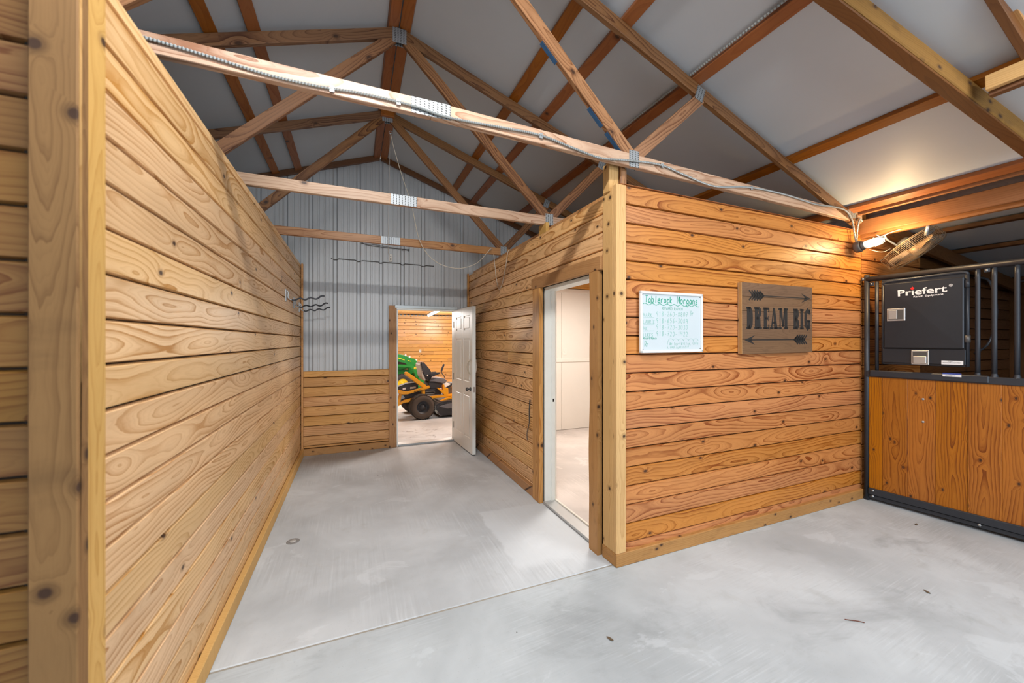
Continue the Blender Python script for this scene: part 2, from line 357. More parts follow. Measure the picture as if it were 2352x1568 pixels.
def add_prism(bm, poly, y0, y1):
    """polygon in (x,z) extruded from y0 to y1"""
    a = [bm.verts.new((p[0], y0, p[1])) for p in poly]; b = [bm.verts.new((p[0], y1, p[1])) for p in poly]
    try: bm.faces.new(a); bm.faces.new(b[::-1])
    except ValueError: pass
    for i in range(len(poly)):
        j = (i+1) % len(poly); bm.faces.new((a[i], b[i], b[j], a[j]))
def prism(name, poly, y0, y1, mat, parent=None, mx=None, bev=0):
    bm = bmesh.new(); add_prism(bm, poly, y0, y1); bmesh.ops.recalc_face_normals(bm, faces=bm.faces)
    if bev: bmesh.ops.bevel(bm, geom=list(bm.edges), offset=bev, segments=2, affect='EDGES')
    bmesh.ops.triangulate(bm, faces=[f for f in bm.faces if len(f.verts) > 4])
    return finish(bm, name, mat, parent, mx)
def ribbon(bm, path, wd, y0=-.0006, y1=0):
    """flat pen stroke in the x,z plane"""
    pts = [Vector((p[0], p[1])) for p in path]; n = len(pts)
    if n < 2: return
    L, R_ = [], []
    for i, p in enumerate(pts):
        a = (pts[i]-pts[i-1]).normalized() if i else None; b_ = (pts[i+1]-pts[i]).normalized() if i < n-1 else None
        t = (a+b_) if a and b_ and (a+b_).length > .3 else (b_ or a); t = t.normalized(); nn = Vector((-t.y, t.x))
        k = 1/max(.55, nn.dot(Vector((-(a or b_).y, (a or b_).x))))
        L.append(p+nn*wd/2*k); R_.append(p-nn*wd/2*k)
    for i in range(n-1):
        q = [L[i], R_[i], R_[i+1], L[i+1]]
        f = [bm.verts.new((v.x, y0, v.y)) for v in q]; bk = [bm.verts.new((v.x, y1, v.y)) for v in q]
        bm.faces.new(f)
        for j in range(4): bm.faces.new((f[j], bk[j], bk[(j+1) % 4], f[(j+1) % 4]))

# tongue and groove boards: local x along the board, z up, face towards -y
def board_mesh(L, h, th=.02):
    prof = [(0, -h/2+.0078), (0, h/2-.0090), (.0100, h/2-.0022), (th, h/2-.0022), (th, -h/2+.0028), (.0140, -h/2+.0040)]
    bm = bmesh.new()
    a = [bm.verts.new((0, y, z)) for y, z in prof]; b = [bm.verts.new((L, y, z)) for y, z in prof]
    bm.faces.new(a[::-1]); bm.faces.new(b)
    for i in range(6): bm.faces.new((a[i], a[(i+1) % 6], b[(i+1) % 6], b[i]))
    bmesh.ops.recalc_face_normals(bm, faces=bm.faces)
    return bm
def board_wall(parent, org, d, L, z0, z1, first, pitch, mat, holes=(), joints=0, top=None, rot=None):
    """rows of boards; grooves at first + k*pitch; holes (s0,s1,z0,z1)"""
    f = frame((org[0], org[1], 0), (d[0], d[1], 0))
    k = math.floor((z0-first)/pitch)
    while first+k*pitch < z1-.01:
        a, b = max(z0, first+k*pitch), min(z1, first+(k+1)*pitch); k += 1
        if b-a < .015: continue
        zc = (a+b)/2; spans = [(0, L)]
        for s0, s1, h0, h1 in holes:
            if h0 < zc < h1: spans = [q for p in spans for q in ((p[0], min(p[1], s0)), (max(p[0], s1), p[1])) if q[1]-q[0] > .01]
        if joints and random.random() < joints:
            ns = []
            for p in spans:
                if p[1]-p[0] > 1.6: c = p[0]+(p[1]-p[0])*random.uniform(.25, .75); ns += [(p[0], c-.0008), (c+.0008, p[1])]
                else: ns.append(p)
            spans = ns
        for s0, s1 in spans:
            o = finish(board_mesh(s1-s0, b-a), 'board', mat, parent, f @ Matrix.Translation((s0, random.uniform(-.0006, .0006), zc)))
# ------------------------------------------------------------------ roof frame numbers
RX, RZ, SL = .36, 4.265, .35
def roofz(x): return RZ-SL*abs(x-RX)
FS = .01                     # the tack room front wall and trusses are a hair out of square

# ------------------------------------------------------------------ floor
fl = struct('floor')
def slab(x0, x1, y0, y1, mat, top=0): return box('slab', ((x0+x1)/2, (y0+y1)/2, top-.05), (x1-x0, y1-y0, .1), mat, fl, .006)
slab(-4.2, 8.6, -6.0, 2.196, M['slab_aisle']); slab(-4.2, 1.68, 2.206, 5.95, M['slab_hall'])
slab(1.684, 8.6, 2.206, 5.95, M['slab_tack']); slab(-4.2, 8.6, 5.955, 14.6, M['slab_garage'])
box('joint_filler', (2.2, 2.201, -.02), (12.6, .016, .032), plain('joint_filler', (.33, .31, .27), .9), fl, .002)
# cast cap flush in the slab
cap = thing('floor_plug', 'small round chipped plug set flush in the hallway concrete near left wall', 'floor plug', (-.435, 3.40, 0))
lathe('rim', [(0, .002), (.028, .002), (.034, .004), (.045, .003), (.048, 0)], plain('worn_rim', (.24, .235, .23), .9, 0, .3, 60), cap, 14, Matrix.Translation((-.435, 3.40, .0)))
lathe('plug', [(0, .006), (.020, .005), (.024, .0025)], plain('worn_plug', (.47, .46, .44), .9, 0, .2, 60), cap, 10, Matrix.Translation((-.435, 3.40, .0)))

# bits on the aisle floor
tw = thing('twig', 'thin reddish twig lying on the aisle concrete at lower right', 'twig', (2.57, 1.24, .004))
tube('stem', smooth_path([(2.53, 1.272, .003), (2.55, 1.255, .004), (2.58, 1.235, .004), (2.60, 1.215, .003)], 4), .0022, plain('reddish_twig', (.16, .05, .03), .8), tw, 5)
for (x_, y_, a_, lb) in ((4.40, 1.70, .3, 'small dry leaf scrap on the concrete near the stall front'), (3.278, 1.216, 1.2, 'small dry leaf scrap on open aisle concrete left of the stall front'), (1.235, 1.653, 2.0, 'small dry leaf scrap on the concrete below the corner post')):
    bm = bmesh.new(); pts_ = [(.022, 0), (.010, .007), (-.008, .009), (-.020, .002), (-.012, -.006), (.006, -.008)]
    vv_ = [bm.verts.new((p[0], p[1], .002+.003*abs(p[0])/.02)) for p in pts_]; bm.faces.new(vv_); r_ = bmesh.ops.extrude_face_region(bm, geom=bm.faces[:]); bmesh.ops.translate(bm, vec=(0, 0, .0012), verts=[v for v in r_['geom'] if isinstance(v, bmesh.types.BMVert)])
    bmesh.ops.recalc_face_normals(bm, faces=bm.faces)
    tag(finish(bm, 'leaf_scrap', plain('dry_leaf', (.12, .085, .05), .9), None, Matrix.Translation((x_, y_, 0)) @ Matrix.Rotation(a_, 4, 'Z')), lb, 'leaf', 'leaf scraps on the aisle floor')

# ------------------------------------------------------------------ left hall wall
wl = struct('wall_left')
box('backing', (-.715, 3.62, 1.29), (.06, 4.6, 2.58), M['dark'], wl)
board_wall(wl, (-.662, 1.385), (0, 1), 4.54, .0, 2.597, .0288, .1322, M['left'], joints=.12)
bl = tag(box('baseboard_left', (-.641, 3.66, .048), (.036, 4.5, .096), M['post'], None, .004), kind='structure')
# end post of the left wall: two treated boards meeting at the corner
pn = struct('trim_1')
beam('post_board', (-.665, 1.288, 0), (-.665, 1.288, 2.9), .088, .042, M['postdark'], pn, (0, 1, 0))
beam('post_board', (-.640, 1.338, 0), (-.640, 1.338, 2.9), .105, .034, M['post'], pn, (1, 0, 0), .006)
beam('post_strip', (-.628, 1.278, 0), (-.628, 1.278, 2.9), .020, .014, M['post'], pn, (1, 0, 0), .006)
# near wall facing the aisle, left edge of the picture
wn = struct('wall_near')
box('backing', (-2.4, 1.36, 1.29), (3.4, .06, 2.58), M['dark'], wn)
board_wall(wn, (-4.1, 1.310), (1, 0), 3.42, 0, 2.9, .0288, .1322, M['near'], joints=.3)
for z in (.42, .70, .95, 1.24, 1.54, 1.86, 2.13, 2.30):
    lathe('screw_head', [(0, .0025), (.0035, .002), (.005, 0)], M['galv'], wn, 8, Matrix.Translation((-.722-.004*math.sin(z*20), 1.309, z)) @ Matrix.Rotation(PI/2, 4, 'X'))

# ------------------------------------------------------------------ hall right wall (side of the tack room)
DY0, DY1, DZ = 2.433, 3.294, 2.067      # clear opening in casing
wr = struct('wall_right')
bk = bmesh.new()
cbox(bk, (1.735, (DY1+5.93)/2, 1.29), (.06, 5.93-DY1, 2.58)); cbox(bk, (1.735, (2.2+DY0)/2, 1.29), (.06, DY0-2.2, 2.58)); cbox(bk, (1.735, (DY0+DY1)/2, 2.33), (.06, DY1-DY0, .5))
finish(bk, 'backing', M['dark'], wr)
L_ = 5.925-2.20
board_wall(wr, (1.687, 5.925), (0, -1), L_, 0, 2.600, .106, .1322, M['right'], holes=[(5.925-3.44, L_, 0, 2.15)], joints=.1)
br_ = tag(box('baseboard_right', (1.664, 4.66, .046), (.038, 2.44, .092), M['trim'], None, .004), kind='structure')
cs = struct('trim_2')    # casing of the tack room doorway
beam('casing_board', (1.660, 3.368, 0), (1.660, 3.368, 2.065), .042, .150, M['wains'], cs, (0, 1, 0))
beam('head_board', (1.655, 3.47, 2.118), (1.655, 2.312, 2.118), .036, .104, M['trim'], cs)
# wavy live-edge board right of the doorway
bm = bmesh.new(); pts = []; N = 26
for i in range(N+1):
    z = i/N*2.065; e = .006*math.sin(z*3.1)+.004*math.sin(z*9+1)
    pts.append((e, z))
poly = [(0+e, z) for e, z in pts] + [(-.105, 2.065), (-.105, 0)]
add_prism(bm, [(-p[0], p[1]) for p in poly], -.02, .02); bmesh.ops.recalc_face_normals(bm, faces=bm.faces); bmesh.ops.triangulate(bm, faces=[f for f in bm.faces if len(f.verts) > 4])
# make grain run along local x by building the object rotated
rot = Matrix.Rotation(PI/2, 4, 'Y'); bmesh.ops.transform(bm, matrix=rot.inverted(), verts=bm.verts)
lb = finish(bm, 'live_edge_board', M['trim'], cs, frame((1.652, 2.440, 0), (0, -1, 0)) @ rot)

# door 2: white frame inside the opening
d2 = struct('door_2')
def jb(n, c, s, m=M['jamb']): return box(n, c, s, m, d2, .002)
jb('jamb', (1.755, DY1-.004, 1.03), (.125, .030, 2.06)); jb('jamb', (1.755, DY0-.02, 1.03), (.125, .030, 2.06)); jb('head_jamb', (1.755, 2.86, 2.052), (.125, .88, .030))
jb('stop', (1.775, DY1-.025, 1.03), (.040, .014, 2.05)); jb('weather_strip', (1.797, DY1-.027, 1.03), (.012, .016, 2.05), M['outlet'])
jb('threshold', (1.745, 2.86, .012), (.135, .84, .024), plain('threshold_metal', (.52, .53, .53), .4, .4)); jb('threshold_lip', (1.80, 2.86, .020), (.02, .84, .030), M['outlet'])
jb('strike_hole', (1.775, DY1-.0325, .985), (.014, .003, .030), M['dark'])

# ------------------------------------------------------------------ tack room front wall with the signs
wf = struct('wall_front')
d_f = Vector((1, FS, 0)).normalized()
FM = frame((1.66, 2.155, 0), (1, FS, 0))              # local: x along wall, -y towards the aisle
box('backing', (2.9, .095, 1.32), (5.7, .05, 2.64), M['dark'], wf, mx=FM)
o0 = FM @ Vector((.075, .030, 0))
board_wall(wf, (o0.x, o0.y), d_f, 2.94, 0, 2.662, .135, .1322, M['front'])
o1 = FM @ Vector((3.035, .030, 0))
board_wall(wf, (o1.x, o1.y), d_f, 1.15, 0, 2.9, .120, .1322, M['front'])
board_wall(wf, (o1.x+1.152, o1.y+.012), d_f, 2.4, 0, 2.9, .120, .1322, M['darkwood'])  # deep stall shade put into the colour of these boards
bf = tag(box('baseboard_front', (1.50, .018, .046), (3.0, .038, .092), M['trim'], None, .004, FM), kind='structure')
box('return_piece', (.019, .09, .046), (.038, .145, .092), M['trim'], bf, .004, FM)
# corner boards
pc = struct('trim_3')
beam('post_board', (.042, .019, .092), (.042, .019, 2.632), .084, .038, M['post'], pc, (0, -1, 0), .004, FM)
beam('post_board', (.019, .095, .092), (.019, .095, 2.622), .112, .038, M['post'], pc, (-1, 0, 0), .004, FM)
beam('shim_gap', (.030, .158, .0), (.030, .158, 2.5), .018, .04, M['dark'], pc, (-1, 0, 0), .001, FM)
beam('stub_post', (.03, .10, 2.60), (.03, .10, 2.80), .07, .085, M['post'], pc, (-1, 0, 0), .003, FM)
beam('stub_post', (.10, .07, 2.60), (.10, .07, 2.80), .05, .05, M['truss'], pc, (-1, 0, 0), .003, FM)
box('stub_post', (1.76, 3.43, 2.62), (.038, .16, .20), M['post'], pc)

# ------------------------------------------------------------------ back wall
YB = 5.93
wb_ = struct('wall_back')
DX0, DX1, DTOP = .583, 1.447, 2.045
def metal_panel(x0, wdt):
    prof = []
    def add(x, y): prof.append((x0+x, y))
    p = wdt/3
    for r in range(3):
        b0 = r*p
        for x, y in ((0, .0), (.012, .0), (.030, .028), (.060, .028), (.078, .0), (.128, .0), (.134, .005), (.148, .005), (.154, .0), (.205, .0), (.211, .005), (.225, .005), (.231, .0), (.262, .0), (.266, .003), (.276, .003), (.280, 0)): add(b0+x, y)
    add(wdt, 0)
    bm = bmesh.new()
    xs = [q for q in prof]
    cut = []
    for i in range(len(xs)-1):
        cut.append(xs[i])
        for bx in (.50, 1.47):
            if xs[i][0] < bx-1e-6 and xs[i+1][0] > bx+1e-6:
                t = (bx-xs[i][0])/(xs[i+1][0]-xs[i][0]); cut.append((bx, xs[i][1]+(xs[i+1][1]-xs[i][1])*t))
    cut.append(xs[-1])
    for (xa, ya), (xb, yb) in zip(cut, cut[1:]):
        xm = (xa+xb)/2; zb = 1.12 if xm < .50 else (2.05 if xm < 1.47 else .0)
        v = [bm.verts.new(q) for q in ((xa, ya, zb), (xb, yb, zb), (xb, yb, roofz(xb)-.02), (xa, ya, roofz(xa)-.02))]
        bm.faces.new(v)
    bmesh.ops.remove_doubles(bm, verts=bm.verts, dist=1e-5); bmesh.ops.recalc_face_normals(bm, faces=bm.faces)
    return finish(bm, 'metal_panel', M['metalwall'], wb_, Matrix.Translation((0, YB, 0)))
x = -.305-.915*4+.02
while x < 4.6:
    metal_panel(x, .915); x += .915
# closure behind the ribbed steel, with the doorway left open
bm = bmesh.new(); cbox(bm, (-1.8, YB+.08, 1.6), (4.76, .06, 3.2)); cbox(bm, (4.95, YB+.08, 1.6), (6.98, .06, 3.2)); cbox(bm, (1.02, YB+.08, 3.1), (1.0, .06, 2.06))
finish(bm, 'backing', M['dark'], wb_)
board_wall(wb_, (-.645, YB-.03), (1, 0), .478+.645, .09, 1.145, .135-.013, .1335, M['wains'])
box('cap_board', (-.655+.012, YB-.052, 1.30), (.024, .04, 2.60), M['wains'], wb_)
box('cap_board', (1.672, YB-.04, 1.31), (.024, .04, 2.62), M['wains'], wb_)
bbk = tag(box('baseboard_back', ((-.64+.575)/2, YB-.05, .045), (1.215, .038, .09), M['trim'], None, .004), kind='structure')
# thin dark strip that follows the ribs, and small screws
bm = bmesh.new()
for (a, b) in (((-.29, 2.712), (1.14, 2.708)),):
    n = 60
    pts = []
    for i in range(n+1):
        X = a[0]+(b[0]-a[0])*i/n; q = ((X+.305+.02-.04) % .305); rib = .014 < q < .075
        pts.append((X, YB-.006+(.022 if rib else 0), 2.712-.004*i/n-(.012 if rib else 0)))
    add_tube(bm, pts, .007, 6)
finish(bm, 'rib_strip', M['gunmetal'], wb_, None, True)
# rake boards under the roof, along the gable
for s in (-1, 1):
    xe = RX+s*4.2
    beam('rake_board', (RX+s*.02, YB-.03, roofz(RX)-.045), (xe, YB-.03, roofz(xe)-.045), .05, .07, M['darkwood'], wb_)

# door 1 in the back wall
d1 = struct('door_1')
def j1(n, c, s, m=M['jamb'], bev=.002): return box(n, c, s, m, d1, bev)
beam('casing_board', (.530, YB-.055, 0), (.530, YB-.055, 2.075), .045, .105, M['trim'], d1, (1, 0, 0))
j1('jamb', (DX0+.008, YB+.02, 1.01), (.020, .16, 2.02)); j1('jamb', (DX1+.012, YB+.02, 1.01), (.020, .16, 2.02))
j1('head_jamb', ((DX0+DX1)/2, YB+.02, DTOP-.012), (.88, .16, .022)); j1('drip_trim', ((DX0+DX1)/2+.01, YB-.045, DTOP+.018), (.93, .07, .040), plain('grey_trim_metal', (.50, .55, .56), .4, .3))
j1('threshold', ((DX0+DX1)/2, YB+.02, .014), (.86, .15, .028), M['galv'])
# open six panel leaf, hinged on the right, swung into the hall
hx, hy = DX1-.004, YB-.062; ex, ey = 1.486, 5.085
LM = frame((hx, hy, .012), (ex-hx, ey-hy, 0))          # local x from hinge to free edge; +y is the back, -y faces left
DW = .85; DH = 2.02; TK = .042
leaf = finish((lambda b: (cbox(b, (DW/2, TK/2, DH/2), (DW, TK-.008, DH-.004), .002), b)[1])(bmesh.new()), 'door_leaf', M['white'], d1, LM)
def rail(x0, x1, z0, z1, y=.0):
    cbox(bmR, ((x0+x1)/2, y, (z0+z1)/2), (x1-x0, .012, z1-z0), .002)
cols = [(.11, .375), (.475, .74)]; rows = [(.20, .80), (.98, 1.58), (1.70, 1.90)]
for side, yy in ((0, .002), (1, TK-.002)):
    bmR = bmesh.new()
    rail(0, .11, 0, DH, yy); rail(.74, DW, 0, DH, yy); rail(.375, .475, 0, DH, yy)
    zz = [0]+[v for r in rows for v in r]+[DH]
    for (a, b) in ((0, .20), (.80, .98), (1.58, 1.70), (1.90, DH)):
        for (c0, c1) in cols: rail(c0, c1, a, b, yy)
    finish(bmR, 'rail_frame', M['white'], leaf, LM)
    for (c0, c1) in cols:
        for (r0, r1) in rows:
            box('raised_panel', ((c0+c1)/2, yy, (r0+r1)/2), (c1-c0-.05, .010, r1-r0-.05), M['white'], leaf, .003, LM)
box('edge_strip', (DW+.002, TK/2, DH/2), (.006, TK+.004, DH), M['jamb'], leaf, .001, LM)
box('bottom_sweep', (DW/2, TK/2, -.002), (DW, TK, .012), M['rubber'], leaf, .001, LM)
box('strike_plate', (DW+.006, TK/2, .885), (.003, .030, .075), M['chrome'], leaf, .001, LM)
lathe('door_knob', [(0, 0), (.030, 0), (.030, .006), (.012, .010), (.012, .035), (.026, .042), (.028, .055), (.018, .066), (0, .068)], M['gunmetal'], leaf, 16, LM @ Matrix.Translation((DW-.07, -.004, .885)) @ Matrix.Rotation(PI/2, 4, 'X'))
for s in (-1, 1):
    yb = -.004 if s < 0 else TK+.004
    pp = smooth_path([(DW-.06, yb, 1.09), (DW-.075, yb+s*.028, 1.12), (DW-.085, yb+s*.038, 1.19), (DW-.075, yb+s*.030, 1.25), (DW-.045, yb+s*.02, 1.28), (DW-.03, yb, 1.275)], 5)
    tube('pull_handle', pp, .009, plain('worn_pull_handle', (.50, .44, .34), .5) if s < 0 else M['rope'], leaf, 8, False, LM)
for z in (.25, 1.0, 1.8): lathe('hinge', [(0, -.05), (.007, -.05), (.007, .05), (0, .05)], M['gunmetal'], leaf, 8, LM @ Matrix.Translation((-.004, -.002, z)))

# ------------------------------------------------------------------ tack room inside
wi = struct('wall_inner')
for i, (a, b) in enumerate(((1.78, 3.36), (3.362, 4.58), (4.582, 5.8))):
    box('wall_panel', ((a+b)/2, YB-.045, .60), (b-a-.003, .02, 1.19), M['panelwhite'], wi); box('wall_panel', ((a+b)/2, YB-.045, 1.86), (b-a-.003, .02, 1.235), M['panelwhite'], wi)
box('rail_strip', (3.8, YB-.060, 1.222), (4.04, .016, .065), M['panelwhite'], wi)
box('top_strip', (3.8, YB-.060, 2.44), (4.04, .016, .07), M['panelwhite'], wi)
beam('header_board', (1.79, YB-.06, 2.555), (5.8, YB-.06, 2.555), .04, .14, M['garage'], wi)
box('side_panel', (1.775, 4.62, 1.30), (.012, 2.52, 2.56), M['panelwhite'], wi); box('side_panel', (3.85, 2.285, 1.30), (4.1, .012, 2.56), M['panelwhite'], wi)
box('side_panel', (5.86, 4.1, 1.30), (.012, 3.6, 2.56), M['panelwhite'], wi)
c2 = tag(box('ceiling_tack_room', (3.82, 4.08, 2.655), (4.1, 3.66, .03), M['wains'], None), kind='structure')
beam('joist', (1.80, 4.9, 2.60), (5.8, 4.9, 2.60), .04, .08, M['garage'], c2)
ot = thing('light_switch', 'white light switch plate on the white tack room wall', 'switch', (3.42, YB-.062, 1.37))
box('plate', (3.42, YB-.058, 1.37), (.075, .006, .115), M['outlet'], ot); box('toggle', (3.42, YB-.063, 1.37), (.010, .012, .024), M['outlet'], ot)
tl = thing('ceiling_bulb', 'small glowing bulb under the tack room ceiling seen through the doorway', 'lamp', (3.24, 4.75, 2.60))
lathe('holder', [(0, .04), (.05, .04), (.05, .02), (.03, 0), (0, 0)], M['outlet'], tl, 14, Matrix.Translation((3.24, 4.72, 2.565)))
lathe('bulb', [(0, 0), (.03, -.005), (.042, -.03), (.03, -.06), (0, -.07)], M['tube'], tl, 14, Matrix.Translation((3.24, 4.72, 2.565)))

# ------------------------------------------------------------------ garage behind door 1
wg = struct('wall_garage')
box('backing', (2.2, 14.45, 1.5), (12.6, .06, 3.0), M['dark'], wg)
k = 0; z = 0
while z < 2.47:
    s = -3.0 - random.uniform(0, 2)
    while s < 7:
        L = random.uniform(.9, 2.6); finish(board_mesh(L-.002, .1322), 'board', M['garage'], wg, frame((s, 14.36, 0), (1, 0, 0)) @ Matrix.Translation((0, random.uniform(-.001, .001), z+.066))) if s+L > .2 and s < 4.6 else None
        s += L
    z += .1322
wg2 = struct('wall_garage_side')
box('panel', (-4.1, 10.2, 1.5), (.1, 8.6, 3.0), M['garage'], wg2); box('panel', (8.4, 10.2, 1.5), (.1, 8.6, 3.0), M['garage'], wg2)
cg = struct('ceiling_garage')
box('deck', (2.2, 10.25, 2.72), (12.6, 8.3, .04), M['garage'], cg)
for i in range(14):
    y = 6.5+i*.6
    beam('joist', (-3.9, y, 2.61), (8.3, y, 2.61), .038, .14, M['garage'], cg)
box('vent_strip', (2.2, 14.33, 2.50), (12.4, .04, .02), M['galv'], cg)
for i in range(30): box('bird_block', (.6+i*.13, 14.30, 2.50), (.05, .03, .03), M['garage'], cg)
tf = thing('tube_light', 'bright fluorescent tube fixture on the garage ceiling seen through the doorway', 'lamp', (2.35, 12.2, 2.45))
tube('tube', [(2.29, 10.85, 2.45), (2.42, 13.55, 2.45)], .032, M['tube'], tf, 10); beam('fixture_body', (2.29, 10.85, 2.50), (2.42, 13.55, 2.50), .11, .04, M['outlet'], tf)
og = thing('wall_outlet', 'white outlet plate on the far orange garage wall', 'outlet', (2.26, 14.34, 1.20))
box('plate', (2.26, 14.340, 1.20), (.075, .012, .115), M['outlet'], og); box('socket', (2.26, 14.332, 1.225), (.03, .006, .03), M['palegrey'], og); box('socket', (2.26, 14.332, 1.175), (.03, .006, .03), M['palegrey'], og)

# ------------------------------------------------------------------ outer shell so daylight only enters at the aisle end
wo = struct('wall_outer')
box('panel', (-4.05, .0, 1.45), (.08, 11.9, 2.9), M['metalwall'], wo); box('panel', (8.45, .0, 1.2), (.08, 11.9, 2.4), M['darkwood'], wo)
box('panel', (-3.0, -5.95, 1.9), (2.2, .08, 3.8), M['metalwall'], wo); box('panel', (7.0, -5.95, 1.6), (3.0, .08, 3.2), M['metalwall'], wo)

# ------------------------------------------------------------------ roof: insulation and purlins
ce = struct('ceiling')
XE = 4.53
def roof_sheet(xa, xb, y0, y1):
    th = .04
    bm = bmesh.new(); n = 10
    p = Vector((xa, 0, roofz(xa))); q = Vector((xb, 0, roofz(xb)))
    f = frame((xa, y0, roofz(xa)), (0, 1, 0), (0, 0, 1))
    vs = [bm.verts.new(v) for v in ((xa, y0, roofz(xa)), (xb, y0, roofz(xb)), (xb, y1, roofz(xb)), (xa, y1, roofz(xa)), (xa, y0, roofz(xa)+th), (xb, y0, roofz(xb)+th), (xb, y1, roofz(xb)+th), (xa, y1, roofz(xa)+th))]
    for idx in ((0, 1, 2, 3), (7, 6, 5, 4), (0, 4, 5, 1), (1, 5, 6, 2), (2, 6, 7, 3), (3, 7, 4, 0)): bm.faces.new([vs[i] for i in idx])
    bmesh.ops.recalc_face_normals(bm, faces=bm.faces)
    return finish(bm, 'insulation_sheet', M['insul'], ce)
for y0, y1 in ((-6, -2.2), (-2.2, 1.6), (1.6, 6.0)):
    roof_sheet(RX, XE+.05, y0, y1); roof_sheet(-4.1, RX, y0, y1)
def purlin(x, s, y0=-5.9, y1=5.98, wd=.089, mat='purlin'):
    zc = roofz(x)-.021; up = (SL*s, 0, 1)
    beam('purlin', (x, y0, zc), (x, y1, zc), wd, .038, M[mat], ce, up)
for x in (1.42, 1.745, 2.40, 3.53): purlin(x, 1)
purlin(4.43, 1)
for x in (-.955, -.69, -1.95, -3.0, -3.9): purlin(x, -1)
purlin(.308, -1); purlin(.410, 1)
# header along the stall line and eave framing
hd = struct('trim_4')
beam('header_beam', (4.63, 2.26, 2.67), (4.63, -5.8, 2.72), .04, .135, M['header'], hd)
beam('header_beam', (4.69, 2.26, 2.60), (4.69, -5.8, 2.64), .05, .06, M['header'], hd)
box('sky_leak_cover', (4.72, .0, 2.925), (.40, 11.9, .03), M['darkwood'], hd)  # unseen cover added to keep sky light out above the eave
beam('plate_beam', (4.80, 5.9, 2.80), (4.80, -5.8, 2.84), .06, .20, M['darkwood'], hd)
beam('eave_beam', (4.50, 2.15, 2.80), (4.50, -5.8, 2.85), .038, .075, M['header'], hd)
# lean-to roof over the stalls
cl = struct('ceiling_stall')
LZ = lambda x: 2.80-.13*(x-4.8)
bm = bmesh.new()
vs = [bm.verts.new(v) for v in ((4.83, -5.9, LZ(4.83)), (8.5, -5.9, LZ(8.5)), (8.5, 5.95, LZ(8.5)), (4.83, 5.95, LZ(4.83)))]
bm.faces.new(vs); r = bmesh.ops.extrude_face_region(bm, geom=bm.faces[:]); bmesh.ops.translate(bm, vec=(0, 0, .04), verts=[v for v in r['geom'] if isinstance(v, bmesh.types.BMVert)])
bmesh.ops.recalc_face_normals(bm, faces=bm.faces); finish(bm, 'insulation_sheet', M['insul'], cl)
for x in (5.55, 6.35, 7.15, 7.95): beam('purlin', (x, -5.8, LZ(x)-.03), (x, 2.28, LZ(x)-.03), .089, .04, M['darkwood'], cl)
for y in (.95, 2.12): beam('rafter', (4.83, y, LZ(4.83)-.12), (8.4, y, LZ(8.4)-.12), .04, .14, M['darkwood'], cl)
ws = struct('wall_stall_rear')
box('panel', (8.3, -1.8, 1.2), (.06, 8.2, 2.4), M['darkwood'], ws)
box('bedding', (6.6, -1.8, .012), (3.6, 8.0, .02), M['dirt'], ws)
box('panel', (6.5, -2.6, 1.3), (3.6, .06, 2.6), M['darkwood'], ws)

# ------------------------------------------------------------------ trusses
def truss(y, zc, label, zslope=0, plates=True, cm='chord', y_skew=FS, wm='web'):
    t = thing('roof_truss', label, 'truss', (RX, y, zc), group='timber roof trusses')
    Y = lambda x: y+y_skew*(x-1.66)
    P = lambda x, z, dy=0: (x, Y(x)+dy, z)
    xs = .395
    beam('bottom_chord', P(-4.0, zc), P(xs-.001, zc), .038, .089, M[cm], t)
    beam('bottom_chord', P(xs+.001, zc), P(4.62, zc+zslope), .038, .089, M[cm], t)
    zr = lambda x: roofz(x)-.046-.046
    for s in (-1, 1):
        xe = RX+s*4.22
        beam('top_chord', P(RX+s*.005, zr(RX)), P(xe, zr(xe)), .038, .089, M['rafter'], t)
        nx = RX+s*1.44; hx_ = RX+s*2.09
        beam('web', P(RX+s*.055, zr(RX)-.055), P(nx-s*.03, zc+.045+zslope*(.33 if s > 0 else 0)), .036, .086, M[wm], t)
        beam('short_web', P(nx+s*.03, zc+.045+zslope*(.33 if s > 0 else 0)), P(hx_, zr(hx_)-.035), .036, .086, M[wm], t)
    def plate(x, z, wd, h, rot=0, n='nail_plate'):
        for dy in (-.0205, .0205):
            mx = Matrix.Translation(P(x, z, dy)) @ Matrix.Rotation(rot, 4, 'Y')
            bm = bmesh.new(); cbox(bm, (0, 0, 0), (wd, .0016, h), 0); finish(bm, n, M['plate'], t, mx)
    plate(xs, zc, .215, .086)
    for s in (-1, 1): plate(RX+s*1.44, zc+.01+zslope*(.33 if s > 0 else 0), .085, .115); plate(RX+s*2.07, zr(RX+s*2.07)-.02, .08, .11, s*.34); plate(RX+s*4.08, zc+.03+(zslope if s > 0 else 0), .12, .09)
    plate(RX, zr(RX)-.03, .115, .125)
    return t
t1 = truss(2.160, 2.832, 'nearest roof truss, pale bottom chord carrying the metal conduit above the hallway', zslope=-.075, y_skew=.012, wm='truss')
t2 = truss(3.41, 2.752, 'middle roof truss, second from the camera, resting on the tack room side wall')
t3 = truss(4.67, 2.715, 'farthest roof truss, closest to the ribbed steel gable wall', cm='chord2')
box('ridge_block', (RX, 4.622, 4.165), (.15, .05, .075), M['purlin'], t3)
# blue stamp on the near truss web, worn paint
_p0 = Vector((.415, 2.145, 4.12)); _p1 = Vector((1.77, 2.161, 2.855))
for a, b in ((.52, .60), (.78, .86), (.885, .985)):
    beam('lumber_stamp', _p0.lerp(_p1, a)+Vector((-.0312, .010, -.0332)), _p0.lerp(_p1, b)+Vector((-.0312, .010, -.0332)), .034, .0012, M['bluemark'], t1, (.7, 0, .7), 0)
